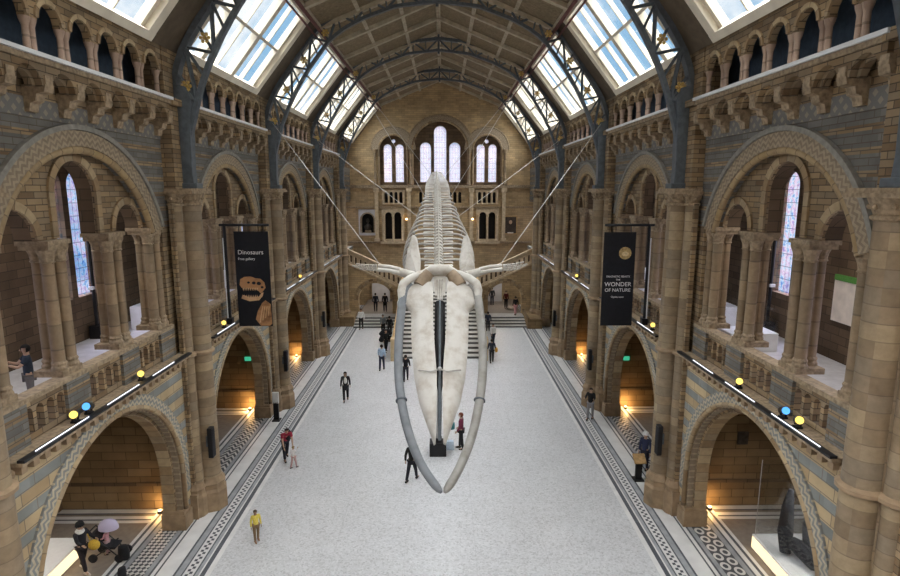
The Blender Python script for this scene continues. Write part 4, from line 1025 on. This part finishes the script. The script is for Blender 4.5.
# showcases in the nearest alcoves
t = thing('showcase', 'glass showcase on a white plinth in the nearest right alcove, dark specimen inside', 'showcase', (12.2, 16.2, 0))
b = MB(); b.box(10.72, 13.6, 13.0, 17.55, 0, .5); b.build('plinth', M['whitebox'], t, bevel=.02)
b = MB(); b.box(10.70, 10.72, 13.0, 17.5, .06, .44); b.build('light_strip', m_emit('warm_strip', (1, .74, .42), .62), t)
b = MB()
for (x0, x1, y0, y1) in ((10.78, 10.80, 13.05, 17.5), (10.78, 13.55, 17.48, 17.5)): b.box(x0, x1, y0, y1, .5, 3.2)
b.build('glass', M['caseglass'], t)
b = MB(); b.tube([(10.79, 17.49, .5), (10.79, 17.49, 3.2)], .012, 6); b.build('edge_strip', M['steel'], t)
for tt, lx in ((t, -.4),):
    l = bpy.data.lights.new('case_light', 'AREA'); l.size = 1.2; l.energy = 22; l.color = (1, .95, .88)
    lo = bpy.data.objects.new('case_light', l); C.objects.link(lo); lo.parent = tt; lo.location = (lx, -.2, 3.15)
t = thing('mounted_specimen', 'dark mounted animal specimen with two upright limbs on the right white plinth', 'specimen', (12.2, 16.0, .5))
b = MB()
b.tube([(11.15, 16.4, .62), (11.1, 16.42, 1.3), (11.12, 16.45, 2.1), (11.2, 16.5, 2.7)], [.17, .24, .19, .08], 10, flat=.8)
b.tube([(11.9, 16.0, .95), (11.95, 16.1, 1.5), (11.98, 16.3, 2.3), (11.9, 16.4, 2.95)], [.42, .48, .36, .14], 12, flat=.8)
b.tube([(11.3, 16.4, .95), (11.65, 15.75, .80), (12.3, 15.4, .85)], [.2, .36, .3], 12)
for (x, y) in ((11.3, 16.5), (11.65, 15.75), (12.3, 15.4), (11.9, 16.1)): b.tube([(x, y, .5), (x, y, 1.0)], .09, 8)
b.build('body', M['dk'], t, smooth=True)
b = MB(); b.box(11.2, 11.6, 14.6, 14.95, .5, .54); tag(b.build('caption_card', M['paper']), 'pale caption card lying on the right white plinth', 'card')
t = thing('display_plinth', 'low white lit plinth in the nearest left alcove, cut by the arch edge', 'plinth', (-12.4, 15.9, 0))
b = MB(); b.box(-13.9, -11.75, 14.0, 17.6, 0, .5); b.build('box', M['whitebox'], t, bevel=.02)
b = MB(); b.box(-11.75, -11.73, 14.0, 17.6, .06, .44); b.build('light_strip', bpy.data.materials['warm_strip'], t)

l = bpy.data.lights.new('case_light', 'AREA'); l.size = 1.2; l.energy = 14; l.color = (1, .9, .75)
lo = bpy.data.objects.new('case_light', l); C.objects.link(lo); lo.parent = t; lo.location = (-.2, .3, 3.0)
# gallery furniture seen through the arches
for s, y in ((-1, 23.0), (1, 23.3)):
    x = s*13.9
    t = thing('lamp_mast', 'tall thin black lamp mast standing in the %s gallery' % SIDE[s], 'lamp', (x, y, 5.98))
    b = MB(); b.box(x-.22, x+.22, y-.22, y+.22, 5.98, 6.5); b.build('base', M['black'], t)
    b = MB(); b.tube([(x, y, 6.5), (x, y, 12.4)], .07, 8); b.build('post', M['black'], t)
    b = MB(); b.box(x-.1, x+.1, y-.16, y-.05, 8.0, 8.12); b.build('clamp', M['white_ledge'], t)
k = 0
for s, x, y, w_, d_, h_, lab in ((-1, 12.6, 25.2, .7, .8, 1.0, 'white display case in the left gallery behind the nearest bay'), (1, 12.4, 25.0, .8, .8, .95, 'white display case in the right gallery behind the nearest bay'),
                                 (1, 11.9, 21.2, .9, .6, .7, 'long white bench case behind the right nearest columns'), (-1, 12.2, 33.5, .8, .9, 1.2, 'white display case in the left gallery behind the second bay'), (1, 12.2, 33.5, .8, .9, 1.3, 'white display case in the right gallery behind the second bay')):
    t = thing('display_case', lab, 'case', (s*x, y, 5.98), 'gallery display cases')
    b = MB(); b.box(s*x-w_, s*x+w_, y-d_, y+d_, 5.98, 5.98+h_); b.build('plinth', M['whitebox'], t, bevel=.02)
    b = MB(); b.box(s*x-w_+.05, s*x+w_-.05, y-d_+.05, y+d_-.05, 5.98+h_, 5.98+h_+.9); b.build('glass_cover', M['caseglass'], t)
for s, x, y, lab in ((-1, 12.6, 27.4, 'dark reconstructed skeleton on show in the left gallery'), (1, 12.6, 27.2, 'dark reconstructed skeleton on show in the right gallery')):
    t = thing('skeleton_mount', lab, 'skeleton', (s*x, y, 5.98))
    b = MB(); b.box(s*x-.7, s*x+.7, y-.5, y+.5, 5.98, 6.6); b.build('plinth', M['black'], t)
    b = MB(); b.tube([(s*x, y, 6.6), (s*x-.1, y, 7.6), (s*x+.15, y-.1, 8.6), (s*x, y-.4, 9.3)], [.09, .12, .12, .08], 8); b.ball((s*x, y-.6, 9.35), .22, 10, 6, sy=1.5); b.build('spine', M['bronze'], t, smooth=True)
    for i in range(6):
        z = 7.5+i*.22; b = MB(); b.tube([(s*x-.05, y, z), (s*x+.34, y-.1, z-.1), (s*x+.3, y-.35, z-.3)], .035, 6); b.tube([(s*x-.05, y, z), (s*x-.42, y-.1, z-.1), (s*x-.36, y-.35, z-.3)], .035, 6); b.build('rib_pair', M['bone_rib'], t)
t = thing('wall_map', 'pale framed wall map with green header in the right gallery', 'poster', (14.15, 19.2, 7.4))
b = MB(); b.box(14.12, 14.19, 18.6, 19.8, 7.4, 8.85); b.build('sheet', m_plain('map_paper', (.80, .72, .63), .7, var=.12, scale=3), t)
b = MB(); b.box(14.1, 14.19, 18.6, 19.8, 8.85, 9.05); b.build('header', cloth((.10, .28, .06)), t)
for s, x, y in ((-1, -8.5, 28.6), (1, 8.42, 22.15)):
    t = thing('information_stand', 'black floor stand with a %s panel by the %s pier' % (('white', 'second left') if s < 0 else ('tilted brown', 'first right')), 'stand', (x, y, 0))
    b = MB(); b.box(x-.2, x+.2, y-.2, y+.2, 0, .06); b.box(x-.13, x+.13, y-.06, y+.06, .06, 1.1 if s < 0 else .8); b.build('post', M['black'], t)
    b = MB()
    if s < 0: b.box(x-.12, x+.12, y-.075, y-.06, 1.0, 1.5); b.box(x-.16, x+.16, y-.06, y+.04, .95, 1.55)
    else: b.add([(x-.25, y-.2, .8), (x+.25, y-.2, .8), (x+.25, y+.15, 1.05), (x-.25, y+.15, 1.05), (x-.25, y-.2, .85), (x+.25, y-.2, .85), (x+.25, y+.15, 1.1), (x-.25, y+.15, 1.1)], [(0, 1, 2, 3), (4, 5, 6, 7), (0, 1, 5, 4), (1, 2, 6, 5), (2, 3, 7, 6), (3, 0, 4, 7)])
    b.build('panel', M['whitebox'] if s < 0 else M['wood'], t)

# ------------------------------------------------------------------ people
def skin_mesh(verts, edges, radii, sub=1):
    me = bpy.data.meshes.new('tmp'); me.from_pydata(verts, edges, []); ob = bpy.data.objects.new('tmp', me); C.objects.link(ob)
    ob.modifiers.new('Skin', 'SKIN'); sd = me.skin_vertices[0].data
    for i, r in enumerate(radii): sd[i].radius = r if hasattr(r, '__len__') else (r, r)
    sd[0].use_root = True
    if sub: ob.modifiers.new('Sub', 'SUBSURF').levels = sub
    dg = bpy.context.evaluated_depsgraph_get(); dg.update(); res = bpy.data.meshes.new_from_object(ob.evaluated_get(dg))
    bpy.data.objects.remove(ob); bpy.data.meshes.remove(me); return res
SKIN = (.50, .33, .24)
def person(label, x, y, z, face, h=1.72, top=(.02, .02, .025), legs=(.02, .02, .03), hair=(.03, .02, .015), skin=SKIN, stride=.0, armL=None, armR=None, lean=0.0, coat=0, hairlen=0, sleeves=True, shoe=(.02, .02, .02), hat=None, group=None, shirt=None):
    k = h/1.72
    t = thing('person', label, 'person', (x, y, z), group or 'visitors', rz=face)
    zz = Vector((0, 0, 0))
    ly = -math.sin(lean)
    def tor(zv, f=0): # torso point at height zv above hips bent forward by lean
        d = zv-.92; return (f*0, ly*d*1.0, .92+d*math.cos(lean))
    pel = (0, 0, .93); sp = tor(1.10); ch = tor(1.30); nk = tor(1.46); hd0 = tor(1.53); hd = (tor(1.61)[0], tor(1.61)[1]-.015, tor(1.61)[2]); crown = (hd[0], hd[1], hd[2]+.07)
    def arm(s, spec):
        s0 = tor(1.405); shd = (s*.185, s0[1], s0[2])
        if spec is None: spec = ((.05, .03, -.28), (.02, -.06, -.25))
        e = (shd[0]+s*spec[0][0], shd[1]+spec[0][1], shd[2]+spec[0][2]); wv = (e[0]+s*spec[1][0], e[1]+spec[1][1], e[2]+spec[1][2])
        return shd, e, wv
    def leg(s, st):
        hp = (s*.095, 0, .88); a = st; kn = (s*.1, -.45*math.sin(a)*.9, .88-.42*math.cos(a)); b2 = a*.6 if a > 0 else a*1.25
        an = (s*.1, kn[1]-.40*math.sin(b2), max(.075, kn[2]-.40*math.cos(b2))); toe = (s*.115, an[1]-.15, an[2]-.035)
        return hp, kn, an, toe
    aL, aR = arm(-1, armL), arm(1, armR); lL, lR = leg(-1, stride), leg(1, -stride)
    vs = [pel, sp, ch, nk, hd0, hd, crown]; ed = [(0, 1), (1, 2), (2, 3), (3, 4), (4, 5), (5, 6)]; rd = [(.13, .10), (.12, .09), (.14, .10), (.055, .055), (.06, .065), (.082, .098), (.06, .07)]
    for A in (aL, aR):
        b = len(vs); vs += list(A); ed += [(2, b), (b, b+1), (b+1, b+2)]; rd += [.06, .042, .028]
    for Lg in (lL, lR):
        b = len(vs); vs += list(Lg); ed += [(0, b), (b, b+1), (b+1, b+2), (b+2, b+3)]; rd += [.085, .058, .04, .035]
    S = Matrix.Scale(k, 4)
    me = skin_mesh(vs, ed, rd); b = MB(); b.mesh(me, S, 0); bpy.data.meshes.remove(me)
    for s, A in ((-1, aL), (1, aR)):                      # palm, four unequal fingers, thumb
        wv = V(*A[2]); d = (wv-V(*A[1])).normalized(); sd = V(0, 1, 0); sd = (sd-d*sd.dot(d)).normalized(); inn = d.cross(sd)*(1 if s < 0 else -1)
        b.tube([(wv)*k, (wv+d*.05)*k, (wv+d*.09)*k], [.024*k, .034*k, .036*k], 8, flat=.5, up=tuple(sd))
        for j, L in enumerate((.065, .075, .07, .055)):
            p = wv+d*.085+sd*(-.027+.018*j); b.tube([p*k, (p+d*L*.5+inn*.008)*k, (p+d*L*.85+inn*.03)*k], [.009*k, .0085*k, .006*k], 5)
        p = wv+d*.03-sd*.03; b.tube([p*k, (p+d*.035-sd*.02+inn*.01)*k, (p+d*.06-sd*.018+inn*.02)*k], [.011*k, .01*k, .007*k], 5)
    H_ = V(*hd)*k
    b.tube([H_+V(0, -.092, .02)*k, H_+V(0, -.115, -.015)*k, H_+V(0, -.095, -.022)*k], [.008*k, .016*k, .012*k], 6)
    for s in (-1, 1):
        b.ball(H_+V(s*.082, .005, -.005)*k, .026*k, 6, 4, sx=.4); b.ball(H_+V(s*.032, -.088, .022)*k, .012*k, 6, 4, mi=1)
    b.tube([H_+V(-.025, -.088, -.052)*k, H_+V(.025, -.088, -.052)*k], .007*k, 5, mi=2)
    off = V(x, y, z); 
    def fin(mb, nm, mt, par=t, sm=True):
        for i, v in enumerate(mb.v): mb.v[i] = v+off
        return mb.build(nm, mt, par, smooth=sm)
    body = fin(b, 'body', [cloth(skin, .6), M['black'], cloth((.35, .12, .1))])
    # clothes
    tl = .93-.03-coat*.35
    vs = [tor(1.12), tor(1.32), tor(1.455)]; ed = [(0, 1), (1, 2)]; rd = [(.155, .12), (.17, .125), (.075, .075)]
    vs += [(0, 0, .9)]; ed += [(0, 3)]; rd += [(.155, .12)]
    if coat: vs += [(0, .0, .9-.38*coat)]; ed += [(3, 4)]; rd += [(.19, .16)]
    for A in (aL, aR):
        bi = len(vs)
        if sleeves: vs += list(A); ed += [(1, bi), (bi, bi+1), (bi+1, bi+2)]; rd += [.078, .058, .045]
        else:
            mid = tuple(A[0][i]*.35+A[1][i]*.65 for i in range(3)); vs += [A[0], mid]; ed += [(1, bi), (bi, bi+1)]; rd += [.078, .068]
    me = skin_mesh(vs, ed, rd); b = MB(); b.mesh(me, S); bpy.data.meshes.remove(me); fin(b, 'coat' if coat else 'top', cloth(top))
    vs = [(0, 0, .95)]; ed = []; rd = [(.15, .12)]
    for Lg in (lL, lR):
        bi = len(vs); vs += [Lg[0], Lg[1], Lg[2]]; ed += [(0, bi), (bi, bi+1), (bi+1, bi+2)]; rd += [.105, .078, .062]
    me = skin_mesh(vs, ed, rd); b = MB(); b.mesh(me, S); bpy.data.meshes.remove(me); fin(b, 'trousers', cloth(legs))
    for Lg in (lL, lR):
        a = V(*Lg[2]); b = MB(); b.tube([(a+V(0, .06, -.03))*k, (a+V(0, .0, -.02))*k, (a+V(0, -.1, -.038))*k, (a+V(0, -.19, -.05))*k], [.045*k, .055*k, .045*k, .028*k], 8); fin(b, 'shoe', cloth(shoe))
    b = MB(); zc = H_.z
    b.ball(H_+V(0, .012, .022)*k, .108*k, 14, 10, sx=.93, sy=1.05, sz=1.02, keep=lambda v: (v[2] > zc+.03*k) or (v[1] > H_.y-.01*k and v[2] > zc-.075*k))
    if hairlen: b.tube([H_+V(0, .07, .02)*k, H_+V(0, .085, -.08)*k, H_+V(0, .09, -.08-hairlen)*k], [.085*k, .09*k, .06*k], 10, flat=1.0)
    fin(b, 'hair', cloth(hair))
    if shirt:
        b = MB(); c_ = V(*tor(1.24))*k; b.ball(c_+V(0, -.075, 0)*k, .1*k, 10, 8, sx=.95, sy=.75, sz=2.0); fin(b, 'shirt_front', cloth(shirt))
    if hat:
        b = MB(); b.lathe(H_+V(0, .01, .05)*k, [(.14*k, 0), (.135*k, .03*k), (.115*k, .1*k), (.06*k, .14*k)], 14); fin(b, 'hat', cloth(hat))
    return t
def backpack(label, x, y, z, rz, col, k=1.0):
    t = thing('backpack', label, 'backpack', (x, y, z), 'bags', rz=rz); o = V(x, y, z)
    b = MB(); b.tube([o+V(0, 0, 0), o+V(0, .02, .06)*k, o+V(0, .03, .25)*k, o+V(0, .0, .44)*k, o+V(0, 0, .47)*k], [.1*k, .16*k, .17*k, .14*k, .06*k], 10, flat=.75); b.build('bag', cloth(col), t, smooth=True)
    b = MB(); b.ball(o+V(0, .13, .17)*k, .11*k, 8, 6, sy=.5, sz=1.1); b.build('front_pocket', cloth(tuple(c*.8 for c in col)), t, smooth=True)
    return t
swing = (((.05, -.08, -.27), (.02, -.14, -.2)), ((.05, .1, -.26), (.02, -.02, -.25)))
person('woman in open black coat over a white top walking toward the camera', -5.32, 31.34, 0, .15, 1.74, top=(.022, .022, .027), legs=(.02, .02, .025), stride=.3, armL=swing[0], armR=swing[1], coat=.8, hairlen=.14, shirt=(.7, .69, .68))
person('person in light blue shirt and dark trousers walking away by the whale jaw', -3.85, 37.03, 0, PI-.1, 1.76, top=(.42, .55, .72), legs=(.05, .06, .10), stride=.25, armL=swing[1], armR=swing[0])
person('person in dark clothes half hidden behind the left jaw bone', -2.1, 34.8, 0, PI, 1.7, stride=.3, armL=swing[0], armR=swing[1])
person('person in black walking away just left of the jaw tip', -1.04, 22.15, 0, PI-.4, 1.72, top=(.022, .022, .022), legs=(.02, .022, .03), stride=.38, armL=swing[0], armR=swing[1], coat=.45, hairlen=.05)
person('person in maroon jacket standing beside the support stand', 1.09, 25.11, 0, -PI/2-.2, 1.78, coat=.3, top=(.20, .035, .075), legs=(.018, .018, .022), hair=(.22, .08, .05), stride=.12, armL=((.03, .03, -.28), (.0, -.18, -.18)), armR=((.03, .0, -.28), (0, -.15, -.2)))
backpack('teal shoulder bag at the side of the person in maroon', .70, 25.08, .98, .5, (.05, .22, .25), .75)
t = thing('shopping_bag', 'pale blue carrier bag on the floor beside the person in maroon', 'bag', (.55, 25.1, 0)); b = MB(); b.prism([(.38, 0), (.78, 0), (.74, .42), (.44, .42)], lambda u, v, w: (u, w, v), 24.98, 25.2); b.build('bag', cloth((.55, .66, .78)), t); b = MB(); b.tube([(.5, 25.09, .42), (.53, 25.09, .56), (.64, 25.09, .56), (.67, 25.09, .42)], .012, 6); b.build('handle', cloth((.8, .8, .82)), t)
person('child in yellow shirt and brown trousers standing on the floor at lower left', -6.19, 18.09, 0, .6, 1.16, top=(.72, .60, .12), legs=(.22, .15, .08), hair=(.10, .07, .05), skin=(.32, .2, .14), stride=.12, sleeves=True, shoe=(.3, .18, .1))
person('person in red top leaning over a small child, black backpack on', -6.81, 24.15, 0, .5, 1.76, top=(.32, .03, .06), legs=(.02, .02, .03), hair=(.03, .02, .02), lean=.62, stride=.34, sleeves=False, armL=((.02, -.12, -.27), (-.02, -.12, -.24)), armR=((.02, -.12, -.27), (-.02, -.12, -.24)))
backpack('black backpack worn by the leaning person in red', -6.62, 24.05, 1.0, 2.2, (.015, .015, .02), .95)
person('small child in white and pink held by the leaning person in red', -6.25, 23.35, 0, 2.6, 1.02, coat=.6, top=(.75, .72, .72), legs=(.62, .42, .40), hair=(.28, .2, .1), stride=.25, shoe=(.15, .15, .17), armL=((.06, -.02, -.05), (.04, -.1, .2)), armR=((.05, .03, -.2), (.02, -.06, -.2)))
person('person in black coat and black hat with white scarf in the near left alcove', -11.15, 16.55, 0, 1.2, 1.66, hat=(.012, .012, .014), coat=.6, stride=.3, shoe=(.6, .55, .5), legs=(.03, .025, .03), armL=((.05, -.14, -.2), (0, -.22, -.05)), armR=((.05, -.14, -.2), (0, -.22, -.05)))
b = MB(); b.lathe((-11.15, 16.53, 1.36), [(.11, 0), (.135, .03), (.13, .09), (.09, .13)], 12); tag(b.build('scarf', cloth((.75, .74, .72))), 'white scarf round the neck of the person in the black hat', 'scarf')
t = thing('handbag', 'mustard yellow bag hung at the front of the person in the black hat', 'bag', (-10.7, 16.45, .85)); b = MB(); b.ball((-10.68, 16.42, 1.02), .2, 12, 8, sx=.9, sy=.6, sz=.85); b.build('pouch', cloth((.55, .36, .05)), t, smooth=True); b = MB(); b.tube([(-10.8, 16.44, 1.15), (-10.9, 16.5, 1.35)], .015, 6); b.build('strap', cloth((.4, .26, .04)), t)
# pushchair with child and parasol-like cover
px, py_ = -10.75, 17.25
t = thing('pushchair', 'dark pushchair with lilac translucent hood in the near left alcove', 'pushchair', (px, py_, 0))
b = MB()
for sx in (-.22, .22): b.tube([(px+.45, py_+sx, .14), (px-.05, py_+sx, .62), (px-.5, py_+sx, 1.02)], .02, 6); b.tube([(px-.4, py_+sx, .14), (px+.2, py_+sx, .55)], .02, 6)
b.tube([(px-.5, py_-.24, 1.02), (px-.5, py_+.24, 1.02)], .024, 6); b.build('frame', M['black'], t)
for dx in (-.4, .45):
    for sy in (-.26, .26): b = MB(); b.tube([(px+dx, py_+sy-.03, .14), (px+dx, py_+sy+.03, .14)], .14, 14); b.build('wheel', M['dk'], t)
b = MB(); b.prism([(-.2, .45), (.3, .42), (.34, .5), (-.1, .55), (-.32, 1.0), (-.42, .98)], lambda u, v, w: (px+u, w, v), py_-.2, py_+.2); b.build('seat', M['dk'], t)
hood = NT('lilac_film'); bs = hood.node('ShaderNodeBsdfPrincipled'); bs.inputs['Base Color'].default_value = (.62, .58, .80, 1); bs.inputs['Alpha'].default_value = .6; hood.link(bs.outputs[0], hood.out.inputs[0])
b = MB(); b.lathe((px+.05, py_, 1.05), [(.29, 0), (.28, .12), (.23, .23), (.13, .30), (.03, .33)], 16, sx=1.1, sy=.8); b.build('hood', hood.m, t, smooth=True)
person('toddler in pink sitting in the pushchair', px-.05, py_, .12, -PI/2, .92, top=(.62, .34, .40), legs=(.5, .35, .38), hair=(.2, .13, .08), armL=((.03, -.06, -.2), (0, -.12, -.05)), armR=((.03, -.06, -.2), (0, -.12, -.05)))
backpack('black rucksack on the alcove floor beside the pushchair', -10.15, 17.0, .08, 0, (.015, .015, .018), 1.1)
backpack('dark bag lying on the mosaic at the lower left edge of the alcove', -9.7, 16.1, .08, 1.0, (.02, .02, .025), .8)
person('person in black jacket and grey trousers by the second right pier', 8.02, 28.55, 0, -.5, 1.72, top=(.018, .018, .02), legs=(.30, .30, .32), stride=.2, armL=((.05, -.12, -.2), (0, -.2, .05)), armR=((.05, -.12, -.2), (0, -.2, .05)))
person('person in dark blue with white cap standing behind the first right pier', 8.95, 22.98, 0, -.8, 1.7, top=(.03, .04, .09), legs=(.03, .03, .05), hat=(.75, .75, .76), stride=.1)
person('man in dark navy t-shirt standing in the near left gallery', -11.1, 15.2, 5.98, -.9, 1.84, top=(.028, .04, .06), legs=(.15, .14, .14), hair=(.012, .01, .01), sleeves=False, armL=((.03, -.2, -.2), (-.02, -.2, .1)), armR=((.03, -.2, -.2), (-.02, -.2, .1)))
person('person in white top and dark trousers on the left end steps', -6.85, 48.5, 0, 0, 1.8, top=(.72, .72, .72), legs=(.03, .03, .03), stride=.2)
person('person in dark clothes under the middle of the left end arch', -6.1, 53.0, .6, PI, 1.75, top=(.03, .035, .05), coat=.5)
person('person in black coat at the right side of the left end arch', -5.2, 52.9, .6, PI, 1.78, top=(.012, .012, .014), coat=.9)
person('person in black seen against the pale screen in the right end arch', 5.15, 55.9, .6, PI, 1.76, top=(.012, .012, .014), coat=.5)
person('person in dark red standing in the right end arch', 6.35, 54.2, .6, .3, 1.72, top=(.11, .02, .025))
person('person in black top and pink trousers on the right end steps', 6.9, 51.3, .6, PI+.3, 1.72, top=(.018, .018, .02), legs=(.62, .34, .36), coat=0, stride=.2)
for i, (x, y, lab, c, l) in enumerate(((-4.75, 46.6, 'seated-height visitor in grey and black near the left stair foot, farthest of the group', (.16, .17, .18), (.02, .02, .02)), (-4.15, 46.0, 'visitor in black beside the left stair balustrade', (.02, .02, .022), (.03, .03, .03)), (-4.0, 41.4, 'visitor in black coat with white bag near the left stair foot', (.02, .02, .02), (.02, .02, .025)),
    (4.1, 47.6, 'visitor in dark blue beside the right stair balustrade', (.03, .04, .07), (.03, .03, .04)), (4.15, 43.2, 'visitor in white top by the right stair foot', (.74, .74, .74), (.03, .04, .06)), (3.66, 38.6, 'visitor in dark navy in front of the right stair foot, orange bag at the side', (.025, .03, .045), (.02, .02, .02)))):
    person(lab, x, y, 0, (PI if i % 2 else .4), 1.7, top=c, legs=l, stride=.15*(i % 3), coat=.3*(i % 2), armL=swing[i % 2], armR=swing[1-i % 2])
b = MB(); b.ball((3.97, 38.55, .95), .19, 10, 7, sx=.6); tag(b.build('shoulder_bag', cloth((.60, .32, .06)), smooth=True), 'orange bag beside the visitor in dark navy', 'bag')
t = thing('pram', 'dark pram near the left end steps', 'pram', (-4.3, 44.4, 0))
b = MB(); b.tube([(-4.8, 44.4, .55), (-4.5, 44.4, .75), (-4.0, 44.4, .75), (-3.85, 44.4, .6)], [.12, .28, .26, .1], 10); b.build('carrycot', M['dk'], t, smooth=True)
for dx in (-.35, .3):
    for dy in (-.25, .25): b = MB(); b.tube([(-4.3+dx, 44.4+dy-.02, .2), (-4.3+dx, 44.4+dy+.02, .2)], .2, 14); b.build('wheel', M['black'], t)
b = MB(); b.tube([(-3.9, 44.4, .6), (-3.6, 44.4, 1.0)], .02, 6); b.tube([(-4.65, 44.4, .2), (-4.0, 44.4, .6)], .02, 6); b.tube([(-4.0, 44.4, .2), (-4.6, 44.4, .6)], .02, 6); b.build('frame', M['steel'], t)

# ------------------------------------------------------------------ light, sky, camera
W = bpy.data.worlds.new('World'); bpy.context.scene.world = W; W.use_nodes = True
nt = W.node_tree; nt.nodes.clear()
tc = nt.nodes.new('ShaderNodeTexCoord'); no = nt.nodes.new('ShaderNodeTexNoise'); no.inputs['Scale'].default_value = 4.2; no.inputs['Detail'].default_value = 6; no.inputs['Roughness'].default_value = .6
rp = nt.nodes.new('ShaderNodeValToRGB'); rp.color_ramp.elements[0].position = .43; rp.color_ramp.elements[0].color = (.30, .52, .74, 1); rp.color_ramp.elements[1].position = .56; rp.color_ramp.elements[1].color = (.98, .99, 1.0, 1)
bg = nt.nodes.new('ShaderNodeBackground'); bg.inputs[1].default_value = .42; wo = nt.nodes.new('ShaderNodeOutputWorld')
mp = nt.nodes.new('ShaderNodeMapping'); mp.inputs['Location'].default_value = (0.4, .3, .2); nt.links.new(tc.outputs['Generated'], mp.inputs['Vector']); nt.links.new(mp.outputs[0], no.inputs['Vector']); nt.links.new(no.outputs['Fac'], rp.inputs[0]); nt.links.new(rp.outputs[0], bg.inputs[0]); nt.links.new(bg.outputs[0], wo.inputs[0])
def sun(name, e, ang, rot, col):
    l = bpy.data.lights.new(name, 'SUN'); l.energy = e; l.angle = R(ang); l.color = col
    o = bpy.data.objects.new(name, l); C.objects.link(o); o.rotation_euler = rot; o.location = (0, 20, 40); return o
sun('overcast_zenith', 9.0, 120, (R(-6), 0, 0), (1.0, .98, .96))
sun('sky_from_right', 3.0, 80, (0, R(55), 0), (1.0, .97, .93))
sun('sky_from_left', 2.0, 80, (0, R(-55), 0), (.95, .97, 1.0))

cam = bpy.data.cameras.new('Camera'); cam.sensor_width = 36; cam.lens = 572/900*36; cam.clip_end = 300
co_ = bpy.data.objects.new('Camera', cam); C.objects.link(co_); co_.location = (.27, 0, 12.0)
co_.rotation_euler = (PI/2-math.atan(99/572), 0, -math.atan(7/572))
sc = bpy.context.scene; sc.camera = co_
sc.view_settings.view_transform = 'Standard'; sc.view_settings.look = 'None'; sc.view_settings.gamma = 1; sc.view_settings.use_curve_mapping = False
sc.view_settings.exposure = 1.52
sc.cycles.use_denoising = True; sc.cycles.max_bounces = 8; sc.cycles.diffuse_bounces = 5; sc.cycles.transparent_max_bounces = 12; sc.cycles.sample_clamp_indirect = 4
